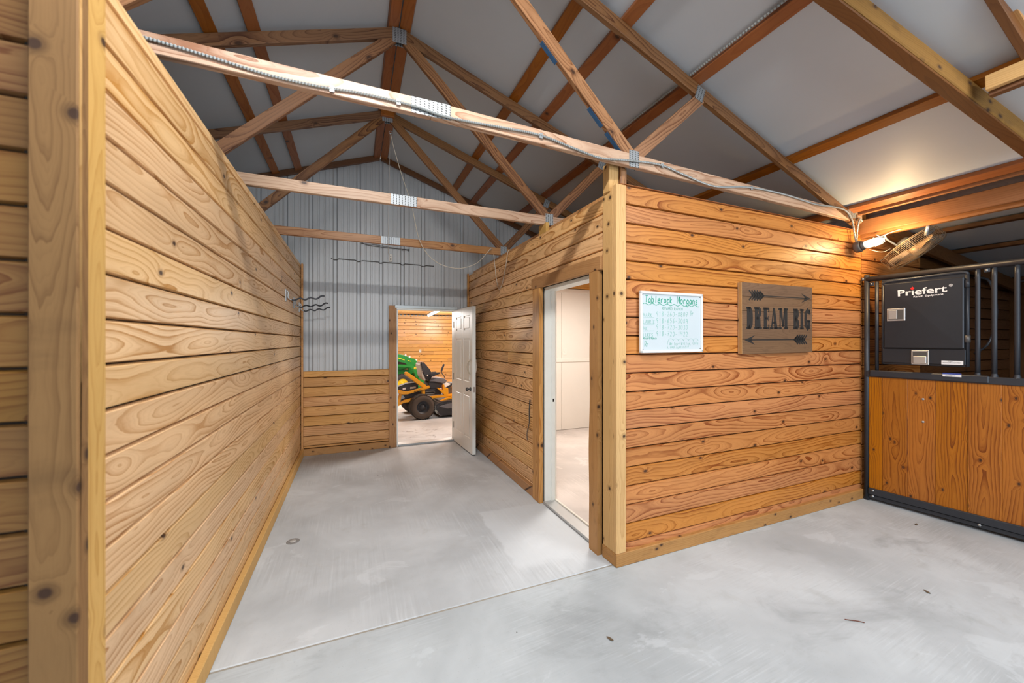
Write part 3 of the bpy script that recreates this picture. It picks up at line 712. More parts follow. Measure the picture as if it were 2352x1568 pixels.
# rafter of the truss beside the camera, upper right
t0 = thing('heavy_rafter', 'thick weathered rafter with knots crossing the upper right corner of the roof', 'rafter', (3.2, 1.15, 3.1))
ra, rb = Vector((1.75, 1.335, 3.66)), Vector((4.25, 1.01, 2.80))
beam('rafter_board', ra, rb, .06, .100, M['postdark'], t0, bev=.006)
beam('bottom_strip', ra+Vector((0, .012, -.062)), rb+Vector((0, .012, -.055)), .070, .012, M['darkwood'], t0)
t5 = thing('cross_beam', 'short doubled lumber beam butting the thick rafter at the right edge', 'beam', (3.5, .9, 2.98))
beam('beam_board', (3.42, 1.02, 3.055), (3.48, -.9, 3.09), .038, .085, M['post'], t5)
beam('beam_board', (3.47, 1.02, 3.015), (3.53, -.9, 3.05), .05, .05, M['darkwood'], t5)
t6 = thing('roof_brace', 'dark sloping brace board cut off by the top right corner', 'brace', (3.5, .7, 3.3))
beam('brace_board', (3.55, .86, 3.08), (2.75, .90, 3.52), .04, .11, M['darkwood'], t6); beam('brace_board', (3.60, .84, 3.10), (2.80, .88, 3.54), .04, .09, M['trim'], t6)

# ------------------------------------------------------------------ conduit along the near truss
def corrugated(name, pts, r, mat, parent, pitch=.014, mx=None):
    pts = smooth_path(pts, 10); out = []; rr = []
    # resample
    L = [0]
    for a, b in zip(pts, pts[1:]): L.append(L[-1]+(b-a).length)
    n = int(L[-1]/(pitch/2)); j = 0
    for i in range(n+1):
        d = L[-1]*i/n
        while j < len(L)-2 and L[j+1] < d: j += 1
        t = (d-L[j])/max(1e-9, L[j+1]-L[j]); out.append(pts[j].lerp(pts[j+1], t)); rr.append(r*(1.0 if i % 2 else .62))
    o = tube(name, out, rr, mat, parent, 7, False, mx); o.data.polygons.foreach_set('use_smooth', [False]*len(o.data.polygons)); return o
cd = thing('flexible_conduit', 'ribbed metal conduit clipped along the bottom chord of the nearest truss to the lamp', 'conduit', (1.5, 2.13, 2.8))
CP = [(-1.3, 2.10, 2.85), (-.9, 2.104, 2.845), (-.6, 2.108, 2.826), (-.366, 2.111, 2.805), (-.144, 2.113, 2.807), (.036, 2.116, 2.822), (.287, 2.115, 2.819), (.49, 2.117, 2.800), (.803, 2.122, 2.814), (1.063, 2.125, 2.822), (1.315, 2.128, 2.788), (1.517, 2.130, 2.766), (1.734, 2.130, 2.790), (2.025, 2.134, 2.812), (2.255, 2.137, 2.78), (2.571, 2.141, 2.745), (2.967, 2.146, 2.80), (3.408, 2.150, 2.808), (3.835, 2.155, 2.785), (4.099, 2.158, 2.798), (4.308, 2.160, 2.79), (4.416, 2.161, 2.716), (4.453, 2.162, 2.60), (4.478, 2.160, 2.51)]
corrugated('conduit_tube', CP, .0085, M['conduit'], cd)
for x, z in ((-.1, 2.808), (.22, 2.822), (1.07, 2.821), (2.05, 2.812), (3.0, 2.802)):
    box('strap', (x, 2.112+.012*x, z), (.022, .006, .032), M['galv'], cd, .001)
c2_ = thing('lamp_conduit', 'short conduit curving from the truss heel down to the wall lamp', 'conduit', (4.52, 2.17, 2.7))
corrugated('conduit_tube', [(4.60, 2.17, 2.725), (4.545, 2.155, 2.735), (4.505, 2.150, 2.70), (4.49, 2.155, 2.61), (4.492, 2.160, 2.51)], .0085, M['conduit'], c2_)
c3_ = thing('purlin_conduit', 'grey flexible conduit running beside the roof purlin at upper right', 'conduit', (2.33, .5, 3.5))
corrugated('conduit_tube', [(2.335, 3.3, 3.545), (2.335, 2.0, 3.548), (2.338, .6, 3.55), (2.335, -2, 3.55)], .010, M['conduit'], c3_, .02)
ec = thing('eave_cable', 'thin black cable hanging slack under the eave above the wall lamp', 'cable', (4.48, 1, 2.85))
tube('cable', smooth_path([(4.47, 2.12, 2.845), (4.47, 1.8, 2.838), (4.47, 1.45, 2.845), (4.47, 1.1, 2.885), (4.47, .6, 2.93)], 6), .006, M['dark'], ec, 6)

# ------------------------------------------------------------------ ropes
tb = plain
r1 = thing('pull_cord', 'long thin cord sagging from the far ridge eye hook to the right hall wall', 'cord', (.39, 4.6, 3.94))
RP = [(.392, 4.60, 3.93), (.428, 4.60, 3.77), (.52, 4.6, 3.46), (.624, 4.60, 3.149), (.724, 4.60, 2.726), (.904, 4.60, 2.509), (1.17, 4.60, 2.445), (1.42, 4.6, 2.528), (1.60, 4.6, 2.725)]
tube('cord', smooth_path(RP, 6), .0042, M['rope'], r1, 6)
tube('cord', [(.385, 4.6, 3.93), (.372, 4.6, 3.2), (.365, 4.62, 2.55)], .0022, M['cord'], r1, 5)
tube('eye_hook', [(.39+.016*math.cos(a*PI/6), 4.60, 3.945+.016*math.sin(a*PI/6)) for a in range(12)], .004, M['galv'], r1, 6, True)
r2 = thing('rope_loop', 'loop of thin rope hanging over the top of the right hall wall', 'rope', (1.67, 4.5, 2.6))
tube('rope', smooth_path([(1.60, 4.6, 2.725), (1.655, 4.66, 2.715), (1.668, 4.63, 2.55), (1.672, 4.58, 2.35), (1.672, 4.50, 2.22), (1.672, 4.44, 2.205), (1.672, 4.36, 2.27), (1.672, 4.25, 2.45), (1.668, 4.17, 2.60), (1.70, 4.14, 2.615)], 6), .0045, M['rope'], r2, 6)
tube('hook', smooth_path([(1.60, 4.648, 2.70), (1.60, 4.62, 2.70), (1.60, 4.60, 2.715), (1.60, 4.60, 2.735)], 4), .004, M['galv'], r2, 6)
wr_ = thing('wire_tool', 'thin dark wire rack hanging flat on the ribbed steel wall under the far truss', 'wire rack', (.43, YB-.03, 2.93))
tube('wire', [(.11, YB-.02, 2.965), (.18, YB-.02, 2.94), (.40, YB-.02, 2.925), (.76, YB-.02, 2.925)], .004, M['gunmetal'], wr_, 6)
tube('wire', [(.11, YB-.02, 2.955), (.30, YB-.02, 2.955), (.55, YB-.02, 2.93), (.76, YB-.02, 2.915)], .003, M['gunmetal'], wr_, 6)
for x, z in ((.11, 2.96), (.76, 2.92)): box('end_clip', (x, YB-.018, z), (.022, .02, .028), M['gunmetal'], wr_)
tg = thing('wall_thermometer', 'small white oblong gauge on the ribbed steel wall below the far truss', 'gauge', (.503, YB-.02, 2.785))
box('body', (.503, YB-.012, 2.785), (.042, .02, .115), M['outlet'], tg, .008); box('window', (.503, YB-.023, 2.762), (.014, .003, .036), M['gunmetal'], tg, .001); box('window', (.503, YB-.023, 2.805), (.014, .003, .018), M['gunmetal'], tg, .001)
hw = thing('hanging_wire', 'thin dark wire hanging on the right hall wall beside the doorway casing', 'wire', (1.68, 3.6, .8))
tube('wire', smooth_path([(1.677, 3.575, .95), (1.677, 3.59, .88), (1.677, 3.60, .72), (1.677, 3.655, .60), (1.677, 3.65, .52)], 5), .0035, M['gunmetal'], hw, 6)
tube('twist', smooth_path([(1.673, 3.585, .95), (1.673, 3.60, .83), (1.673, 3.60, .70), (1.673, 3.645, .61)], 5), .003, M['gunmetal'], hw, 6)

# ------------------------------------------------------------------ bridle hooks on the left wall
def hook(y, z, label):
    t = thing('bridle_hook', label, 'hook', (-.66, y, z), group='wavy black hooks on the left wall')
    box('wall_bracket', (-.653, y, z+.01), (.014, .034, .13), M['galv'], t, .004)
    tube('bent_clip', smooth_path([(-.648, y, z+.06), (-.632, y, z+.04), (-.635, y, z-.005), (-.62, y, z-.03), (-.595, y, z-.034)], 4), .007, M['galv'], t, 6)
    pts = []
    for i in range(37):
        u = i/36; pts.append((-.60+.31*u, y, z-.034+.0095*math.sin(u*3.05*2*PI+3.3)+(.035*u+.10*max(0, u-.80))))
    tube('wavy_arm', pts, .0085, M['black'], t, 8)
    return t
hook(4.60, 2.022, 'wavy black hook nearest the camera on the left wall, highest of the three')
hook(5.18, 1.998, 'middle one of the three wavy black hooks on the left wall')
hook(5.66, 1.985, 'wavy black hook nearest the ribbed steel wall, lowest of the three')

# ------------------------------------------------------------------ stroke lettering
GL = {
 'A': [[(0, 0), (.5, 1), (1, 0)], [(.2, .4), (.8, .4)]], 'B': [[(0, 0), (0, 1), (.7, 1), (.85, .75), (.7, .52), (0, .52)], [(.7, .52), (.95, .27), (.75, 0), (0, 0)]],
 'C': [[(1, .85), (.6, 1), (.15, .8), (0, .5), (.15, .15), (.6, 0), (1, .15)]], 'D': [[(0, 0), (0, 1), (.6, .95), (1, .5), (.6, .05), (0, 0)]],
 'E': [[(1, 1), (0, 1), (0, 0), (1, 0)], [(0, .5), (.75, .5)]], 'F': [[(1, 1), (0, 1), (0, 0)], [(0, .5), (.75, .5)]],
 'H': [[(0, 0), (0, 1)], [(1, 0), (1, 1)], [(0, .5), (1, .5)]], 'I': [[(.5, 0), (.5, 1)], [(.1, 1), (.9, 1)], [(.1, 0), (.9, 0)]],
 'K': [[(0, 0), (0, 1)], [(.9, 1), (0, .45), (1, 0)]], 'L': [[(0, 1), (0, 0), (.9, 0)]], 'M': [[(0, 0), (.1, 1), (.5, .3), (.9, 1), (1, 0)]],
 'N': [[(0, 0), (0, 1), (1, 0), (1, 1)]], 'O': [[(.5, 1), (.1, .8), (0, .45), (.2, .05), (.6, 0), (.95, .3), (.95, .7), (.5, 1)]],
 'R': [[(0, 0), (0, 1), (.75, .95), (.85, .7), (.6, .5), (0, .45)], [(.4, .47), (1, 0)]], 'S': [[(.9, .85), (.5, 1), (.1, .8), (.3, .55), (.8, .42), (.9, .15), (.5, 0), (.05, .12)]],
 'T': [[(0, 1), (1, 1)], [(.5, 1), (.5, 0)]], 'U': [[(0, 1), (.05, .2), (.4, 0), (.85, .15), (1, 1)]], 'V': [[(0, 1), (.5, 0), (1, 1)]], 'W': [[(0, 1), (.25, 0), (.5, .7), (.75, 0), (1, 1)]],
 'Y': [[(0, 1), (.5, .5), (1, 1)], [(.5, .5), (.5, 0)]], 'G': [[(1, .85), (.6, 1), (.15, .8), (0, .5), (.15, .15), (.6, 0), (1, .15), (1, .45), (.6, .45)]], 'P': [[(0, 0), (0, 1), (.8, .95), (.85, .6), (0, .5)]],
 'a': [[(.85, .55), (.4, .62), (.05, .35), (.2, .02), (.6, .05), (.85, .4)], [(.85, .6), (.85, 0)]], 'b': [[(.05, 1), (.05, 0), (.6, 0), (.9, .3), (.6, .6), (.05, .5)]],
 'l': [[(.5, 1), (.5, 0)]], 'd': [[(.85, 1), (.85, 0)], [(.85, .5), (.4, .6), (.08, .3), (.4, 0), (.85, .15)]], 'J': [[(.2, 1), (.9, 1)], [(.6, 1), (.6, .15), (.3, 0), (.05, .2)]], 'e': [[(.05, .32), (.85, .36), (.6, .62), (.15, .5), (.1, .12), (.5, 0), (.85, .1)]], 'r': [[(.15, .6), (.15, 0)], [(.15, .4), (.5, .62), (.85, .55)]],
 'o': [[(.5, .62), (.1, .45), (.1, .12), (.5, 0), (.9, .15), (.9, .45), (.5, .62)]], 'c': [[(.85, .52), (.45, .62), (.08, .3), (.4, 0), (.88, .1)]], 'k': [[(.1, 1), (.1, 0)], [(.8, .6), (.1, .28), (.85, 0)]],
 'g': [[(.85, .55), (.4, .62), (.05, .35), (.3, .05), (.8, .2)], [(.85, .6), (.85, -.25), (.5, -.38), (.1, -.25)]], 'n': [[(.1, .6), (.1, 0)], [(.1, .4), (.5, .62), (.85, .45), (.88, 0)]],
 's': [[(.8, .52), (.4, .62), (.15, .48), (.7, .25), (.75, .08), (.4, 0), (.08, .1)]], 'i': [[(.5, .6), (.5, 0)], [(.5, .8), (.5, .86)]], 'u': [[(.1, .6), (.12, .1), (.5, 0), (.85, .2)], [(.88, .6), (.88, 0)]],
 'v': [[(.05, .6), (.45, 0), (.9, .6)]], 't': [[(.4, .95), (.4, .1), (.7, 0)], [(.1, .62), (.75, .62)]], 'w': [[(0, .6), (.25, 0), (.5, .5), (.75, 0), (1, .6)]], 'h': [[(.1, 1), (.1, 0)], [(.1, .4), (.5, .6), (.85, .4), (.85, 0)]], 'm': [[(0, .6), (0, 0)], [(0, .45), (.3, .6), (.5, .4), (.5, 0)], [(.5, .45), (.8, .6), (1, .4), (1, 0)]], 'p': [[(.1, .6), (.1, -.35)], [(.1, .5), (.6, .6), (.85, .3), (.5, 0), (.1, .1)]],
 '0': [[(.5, 1), (.1, .75), (.1, .25), (.5, 0), (.9, .25), (.9, .75), (.5, 1)]], '1': [[(.25, .8), (.5, 1), (.5, 0)]], '2': [[(.05, .8), (.45, 1), (.9, .75), (.6, .4), (.05, 0), (.95, .03)]],
 '3': [[(.1, .95), (.7, 1), (.85, .75), (.4, .55), (.9, .35), (.7, .02), (.1, .05)]], '4': [[(.1, 1), (.1, .5), (.9, .5)], [(.8, 1), (.75, 0)]], '6': [[(.8, 1), (.3, .7), (.08, .25), (.45, 0), (.88, .2), (.6, .5), (.15, .35)]],
 '5': [[(.9, 1), (.2, 1), (.15, .55), (.7, .55), (.9, .25), (.55, 0), (.1, .08)]], '7': [[(.05, 1), (.95, 1), (.4, 0)], [(.25, .5), (.8, .5)]], '8': [[(.5, .52), (.12, .75), (.5, 1), (.88, .75), (.5, .52), (.1, .25), (.5, 0), (.9, .25), (.5, .52)]],
 '9': [[(.88, .65), (.5, .45), (.1, .7), (.45, 1), (.88, .85), (.85, .5), (.7, 0)]], '-': [[(.15, .45), (.85, .45)]], '!': [[(.5, 1), (.5, .3)], [(.5, .08), (.5, .02)]], ',': [[(.5, .05), (.35, -.15)]], ' ': []}
def write(name, text, x, z, h, wd, adv, pen, mat, parent, mx, jit=.0, y=0):
    if ' ' in text:
        for wd_ in text.split(' '):
            write(name, wd_, x, z, h, wd, adv, pen, mat, parent, mx, jit, y); x += adv*(len(wd_)+.8)
        return
    bm = bmesh.new()
    for ch in text:
        j = random.uniform(-jit, jit)*h
        for st in GL.get(ch, []):
            p = [(x+px*wd+(pz*.06*h), z+j+pz*h) for px, pz in st]
            ribbon(bm, p, pen, y-.0006, y)
        x += adv if ch != ' ' else adv*.8
    bmesh.ops.recalc_face_normals(bm, faces=bm.faces)
    return finish(bm, name, mat, parent, mx)

# ------------------------------------------------------------------ whiteboard
WM = FM @ Matrix.Translation((.209, .0, 1.467)) @ Matrix.Rotation(math.radians(-.3), 4, 'Y')
BW, BH = .608, .442
wbd = thing('whiteboard', 'white framed whiteboard covered in green handwriting on the pine wall', 'whiteboard', mat=WM)
box('writing_surface', (BW/2, .012, BH/2), (BW-.02, .012, BH-.02), M['wb'], wbd, .001, WM)
for n_, c_, s_ in (('frame_side', (.010, .008, BH/2), (.020, .022, BH)), ('frame_side', (BW-.010, .008, BH/2), (.020, .022, BH)), ('frame_side', (BW/2, .008, .010), (BW, .022, .020)), ('frame_side', (BW/2, .008, BH-.010), (BW, .022, .020))):
    box(n_, c_, s_, M['wbframe'], wbd, .004, WM)
for x in (.026, BW-.026):
    for z in (.026, BH-.026): lathe('pin', [(0, .004), (.003, .003), (.004, 0)], M['gunmetal'], wbd, 8, WM @ Matrix.Translation((x, .006, z)) @ Matrix.Rotation(PI/2, 4, 'X'))
kw = dict(parent=wbd, mx=WM, y=.0058)
write('handwriting', 'Tablerock', .048, .362, .048, .022, .0288, .0064, M['ink'], jit=.03, **kw)
write('handwriting', 'Morgans', .350, .362, .052, .024, .0305, .0064, M['ink'], jit=.03, **kw)
bm = bmesh.new(); ribbon(bm, [(.028+.0068*i, .350+.006*math.sin(i*.62)-.0000*i) for i in range(81)], .0042, .0052, .0058); finish(bm, 'wavy_underline', M['ink'], wbd, WM)
write('handwriting', 'REVARD RANCH', .205, .312, .020, .012, .0172, .0019, M['ink'], jit=.04, **kw)
yy = .265
for nm, num, h in (('MARK', '918-260-8807', .034), ('LAURIE', '918-656-3089', .034), ('MK', '918-720-3030', .034), ('LUKES', '918-720-1422', .034)):
    write('handwriting', nm, .030, yy-.006, .026, .014, .0185 if len(nm) > 4 else .022, .0024, M['inkpale'], jit=.05, **kw)
    bm = bmesh.new(); ribbon(bm, [(.030, yy-.013), (.13, yy-.010)], .0018, .0052, .0058); finish(bm, 'name_underline', M['inkpale'], wbd, WM)
    write('handwriting', num, .148, yy, h, .018, .0262, .0024, M['inkpale'], jit=.05, **kw); yy -= .048
write('handwriting', 'Rr', .485, .275, .036, .014, .014, .0022, M['inkpale'], jit=0, **kw)
write('handwriting', 'Rr', .042, .045, .038, .016, .018, .0026, M['ink'], jit=0, **kw)
write('handwriting', 'Revard Ranch', .030, .098, .016, .009, .0105, .0018, M['ink'], jit=.05, **kw)
write('handwriting', 'We love Willie, Cole', .275, .056, .022, .010, .0150, .0017, M['inkpale'], jit=.08, **kw)
write('handwriting', 'and Justin!!!', .280, .030, .020, .010, .0150, .0017, M['inkpale'], jit=.08, **kw)
bm = bmesh.new(); pts = [(.262, .028), (.252, .05), (.258, .080)]
for i in range(6): pts += [(.262+.05*i+.025*(1-math.cos(a))*1.0, .085+.018*math.sin(a)) for a in (0, .6, 1.2, 1.9, 2.5, 3.1)]
ribbon(bm, pts, .0018, .0052, .0058); finish(bm, 'cloud_outline', M['inkpale'], wbd, WM)

# ------------------------------------------------------------------ DREAM BIG sign
SW, SH = .945, .585
SM = FM @ Matrix.Translation((1.240, -.012, 1.447)) @ Matrix.Rotation(math.radians(-.35), 4, 'Y')
SW = .925
sg = thing('wooden_sign', 'weathered brown plank sign reading DREAM BIG between two black arrows', 'sign', mat=SM)
hs_ = [.118, .118, .115, .118, .116]; z = 0
for h in hs_:
    box('plank', (SW/2, .016, z+h/2), (SW, .024, h-.0012), M['sign'], sg, .003, SM); z += h
box('side_batten', (.012, .035, SH/2), (.024, .014, SH-.004), M['signedge'], sg, .002, SM); box('side_batten', (SW-.012, .035, SH/2), (.024, .014, SH-.004), M['signedge'], sg, .002, SM)
box('end_edge', (.001, .016, SH/2), (.004, .023, SH-.004), M['signedge'], sg, .001, SM)
PY0, PY1 = .0030, .0042
def sletter(ch, x0, x1, z0=.205, z1=.385):
    bm = bmesh.new(); w_, h_ = x1-x0, z1-z0; S = .037; T = .017
    def q(pts): 
        f = [bm.verts.new((x0+p[0], PY0, z0+p[1])) for p in pts]; bk_ = [bm.verts.new((v.co.x, PY1, v.co.z)) for v in f]
        bm.faces.new(f)
        for j in range(len(f)): bm.faces.new((f[j], bk_[j], bk_[(j+1) % len(f)], f[(j+1) % len(f)]))
    def r(a, b, c, d): q([(a, c), (b, c), (b, d), (a, d)])
    def serif(xc, zc_): r(xc-S/2-.009, xc+S/2+.009, max(0, zc_-T), min(h_, zc_+T) if zc_ else T)
    def stem(xc): r(xc-S/2, xc+S/2, 0, h_); r(xc-S/2-.009, xc+S/2+.009, 0, T); r(xc-S/2-.009, xc+S/2+.009, h_-T, h_)
    def rib(p, wd=S):
        ribbon(bm, [(x0+a, z0+b) for a, b in p], wd, PY0, PY1)
    sx = S/2+.009
    if ch == 'D': stem(sx); r(sx, w_*.62, h_-T, h_); r(sx, w_*.62, 0, T); rib([(w_*.50, h_-.010), (w_-S*.62, h_*.80), (w_-S/2, h_*.5), (w_-S*.62, h_*.2), (w_*.50, .010)], S*.92)
    if ch in 'RB':
        stem(sx); r(sx, w_*.6, h_-T, h_); r(sx, w_*.6, h_*.5-T*.6, h_*.5+T*.6)
        rib([(w_*.55, h_-.008), (w_-S*.62, h_*.88), (w_-S*.55, h_*.70), (w_*.55, h_*.5+.004)], S*.85)
        if ch == 'R': q([(w_*.48, h_*.5), (w_*.82, h_*.5), (w_-.012, T), (w_-.012-S, 0)]); r(w_-S-.016, w_+.004, 0, T)
        else: r(sx, w_*.6, 0, T); rib([(w_*.55, h_*.5-.004), (w_-S*.55, h_*.38), (w_-S*.5, h_*.15), (w_*.55, .008)], S*.9)
    if ch == 'E':
        stem(sx); r(sx, w_, h_-T, h_); r(sx, w_, 0, T); r(sx, w_*.8, h_*.5-T/2, h_*.5+T/2); r(w_-.012, w_, h_*.78, h_); r(w_-.012, w_, 0, h_*.22); r(w_*.78, w_*.86, h_*.38, h_*.62)
    if ch == 'A':
        q([(.010, 0), (.028, 0), (w_*.5, h_), (w_*.42, h_)]); q([(w_*.40, h_), (w_*.62, h_), (w_-.006, 0), (w_-.006-S-.004, 0)]); r(w_*.25, w_*.7, h_*.26, h_*.26+T)
        r(-.002, .042, 0, T); r(w_-S-.018, w_+.004, 0, T)
    if ch == 'M':
        r(.012, .026, 0, h_); r(-.002, .040, 0, T); r(-.002, .04, h_-T, h_); stem(w_-sx); q([(.010, h_), (.010+S*.9, h_), (w_*.52, h_*.12), (w_*.40, h_*.12)]); q([(w_*.40, h_*.12), (w_*.52, h_*.12), (w_-sx-S*.2, h_), (w_-sx-S*.6, h_)])
    if ch == 'I': stem(w_/2)
    if ch == 'G':
        rib([(w_-.008, h_*.82), (w_*.6, h_-.010), (S*.6, h_*.80), (S/2, h_*.5), (S*.6, h_*.2), (w_*.6, .010), (w_-S*.4, h_*.12)], S*.9)
        r(w_-S, w_, .004, h_*.46); r(w_*.52, w_+.006, h_*.46-T, h_*.46); r(w_-.012, w_, h_*.74, h_)
    bmesh.ops.recalc_face_normals(bm, faces=bm.faces)
    finish(bm, 'stencil_letter', M['paint'], sg, SM)
for ch, a, b in (('D', .050, .132), ('R', .146, .238), ('E', .256, .335), ('A', .344, .446), ('M', .456, .580), ('B', .648, .734), ('I', .752, .792), ('G', .806, .888)):
    sletter(ch, a, b)
def arrow(x0, x1, z, name):
    s = 1 if x1 > x0 else -1; bm = bmesh.new()
    ribbon(bm, [(x0+s*.10, z), (x1-s*.05, z)], .0075, PY0, PY1)
    def poly(p):
        f = [bm.verts.new((a, PY0, b)) for a, b in p]; bk_ = [bm.verts.new((a, PY1, b)) for a, b in p]; bm.faces.new(f)
        for j in range(len(f)): bm.faces.new((f[j], bk_[j], bk_[(j+1) % len(f)], f[(j+1) % len(f)]))
    for t in (1, -1):
        poly([(x1, z), (x1-s*.125, z+t*.040), (x1-s*.085, z+t*.012), (x1-s*.085, z)])
        for i in range(5):
            a = x0+s*(.045+i*.032)
            ribbon(bm, [(a+s*.045, z+t*.001), (a, z+t*.040)], .014, PY0, PY1)
        poly([(x0+s*.24, z), (x0+s*.19, z+t*.034), (x0+s*.10, z+t*.024), (x0+s*.07, z)])
    bmesh.ops.recalc_face_normals(bm, faces=bm.faces); bmesh.ops.triangulate(bm, faces=[f for f in bm.faces if len(f.verts) > 4])
    finish(bm, name, M['paint'], sg, SM)
arrow(.040, .895, .482, 'arrow_mark'); arrow(.890, .030, .115, 'arrow_mark')

# ------------------------------------------------------------------ caged wall lamp
LP = Vector((4.485, 2.155, 2.458))
lm = thing('wall_lamp', 'lit caged glass wall lamp glowing warm at the right end of the pine wall', 'lamp', LP)
LX = Matrix.Translation(LP) @ Matrix.Rotation(math.radians(-7), 4, 'X') @ Matrix.Rotation(PI/2, 4, 'X') # local z -> -y
lathe('junction_box', [(0, -.012), (.052, -.012), (.054, .0), (.054, .030), (.048, .038), (0, .038)], M['gunmetal'], lm, 22, LX)
lathe('collar', [(.030, .036), (.042, .038), (.043, .052), (.038, .056), (.038, .066), (.030, .07)], M['gunmetal'], lm, 20, LX)
lathe('glass_globe', [(.034, .064), (.037, .09), (.037, .150), (.033, .175), (.020, .192), (0, .198)], M['glass'], lm, 20, LX)
lathe('bulb', [(0, .066), (.013, .070), (.016, .09), (.026, .125), (.025, .150), (.012, .168), (0, .172)], M['bulb'], lm, 16, LX)
for k in range(4):
    a = PI/4+k*PI/2; pts = [(.041*math.cos(a), .041*math.sin(a), .05), (.042*math.cos(a), .042*math.sin(a), .15), (.036*math.cos(a), .036*math.sin(a), .183), (.018*math.cos(a), .018*math.sin(a), .203), (0, 0, .206)]
    tube('cage_wire', smooth_path(pts, 4), .0024, M['galv'], lm, 6, False, LX)
tube('cage_ring', [(.043*math.cos(k*PI/10), .043*math.sin(k*PI/10), .135) for k in range(20)], .0024, M['galv'], lm, 6, True, LX)
pl_ = lamp('wall_lamp_light', 'POINT', LP+Vector((0, -.245, .03)), 15, (1.0, .68, .34), .03)

# ------------------------------------------------------------------ barn fan
fc = Vector((4.86, 1.90, 2.42))
ln = Vector((0.0, -.43, .306)).normalized(); vw = (fc-Vector((0, 0, 1.55))).normalized(); nn = ln.cross(vw).normalized()
if nn.z > 0: nn = -nn
nn = (nn*math.cos(math.radians(9)) - vw*math.sin(math.radians(9))).normalized()
FX = frame(fc, ln, nn)        # local z = blowing side
fan = thing('barn_fan', 'dusty round wire caged barn fan tilted above the stall front', 'fan', mat=FX)
FR = .228
def ringpts(r, z, n=36): return [(r*math.cos(2*PI*k/n), r*math.sin(2*PI*k/n), z) for k in range(n)]
bm = bmesh.new()
for r, z in ((FR, .045), (FR*.97, .056), (FR*.90, .062), (FR*.82, .066), (FR*.74, .069), (FR*.66, .071), (FR*.58, .073), (FR*.50, .075), (FR*.42, .076), (FR*.34, .077), (FR*.26, .078), (FR*.16, .079)): add_tube(bm, ringpts(r, z), .0014, 4, True)
for k in range(8):
    a = k*PI/4; add_tube(bm, [(r*math.cos(a), r*math.sin(a), z) for r, z in ((FR, .0), (FR, .045), (FR*.90, .062), (FR*.6, .073), (FR*.16, .080))], .0018, 4)
finish(bm, 'front_guard', M['wire'], fan, FX)
bm = bmesh.new()
for r, z in ((FR, -.06), (FR, -.047), (FR, -.034), (FR, -.021), (FR, -.008), (FR, .005), (FR, .018), (FR, .031), (FR*.9, -.066), (FR*.8, -.070), (FR*.7, -.073), (FR*.6, -.075), (FR*.5, -.076), (FR*.4, -.077), (FR*.3, -.077)): add_tube(bm, ringpts(r, z), .0014, 4, True)
for k in range(12):
    a = k*PI/6+.2; add_tube(bm, [(r*math.cos(a), r*math.sin(a), z) for r, z in ((FR, .045), (FR, -.06), (FR*.6, -.077), (FR*.2, -.079))], .0018, 4)
finish(bm, 'rear_guard', M['wire'], fan, FX)
lathe('motor', [(0, -.125), (.04, -.122), (.052, -.11), (.052, -.07), (.045, -.05), (.02, -.045), (.02, .03), (0, .03)], M['gunmetal'], fan, 18, FX)
lathe('hub', [(0, .045), (.03, .042), (.036, .02), (.036, -.01), (0, -.012)], M['fanblade'], fan, 16, FX)
for k in range(3):
    a0 = k*2*PI/3+.5; bm = bmesh.new(); prev = None
    for i in range(7):
        r = .035+(FR-.05)*i/6; wd = .35+.25*math.sin(i/6*PI); ax = [(a0-wd/2), a0, (a0+wd/2)]
        row = [bm.verts.new((r*math.cos(a), r*math.sin(a), .01+(j-1)*.032*(1-.3*i/6))) for j, a in enumerate(ax)]
        if prev:
            for j in range(2): bm.faces.new((prev[j], prev[j+1], row[j+1], row[j]))
        prev = row
    rr_ = bmesh.ops.extrude_face_region(bm, geom=bm.faces[:]); bmesh.ops.translate(bm, vec=(0, 0, .002), verts=[v for v in rr_['geom'] if isinstance(v, bmesh.types.BMVert)])
    bmesh.ops.recalc_face_normals(bm, faces=bm.faces); finish(bm, 'blade', M['fanblade'], fan, FX, True)
box('frame_bar', (0, 0, -.082), (FR*2, .028, .008), M['gunmetal'], fan, .002, FX)
top = fc+ln*.19+nn*-.03
tube('hanger_arm', [(4.70, 1.735, 2.60), tuple(Vector((4.705, 1.755, 2.50))), tuple(top)], .013, M['galv'], fan, 10)
tube('hanger_arm', smooth_path([(4.72, 2.08, 2.585), (4.72, 2.05, 2.575), (4.74, 2.04, 2.53), tuple(fc-ln*.05-nn*.09)], 4), .009, M['galv'], fan, 8)
tube('power_cord', smooth_path([(4.62, 2.12, 2.44), (4.7, 2.06, 2.41), tuple(fc-ln*.10-nn*.12)], 4), .003, M['cord'], fan, 6)
tube('power_cord', smooth_path([(4.60, 2.06, 2.565), (4.62, 2.03, 2.545), (4.63, 1.97, 2.565), (4.66, 1.9, 2.585)], 4), .003, M['cord'], fan, 6)

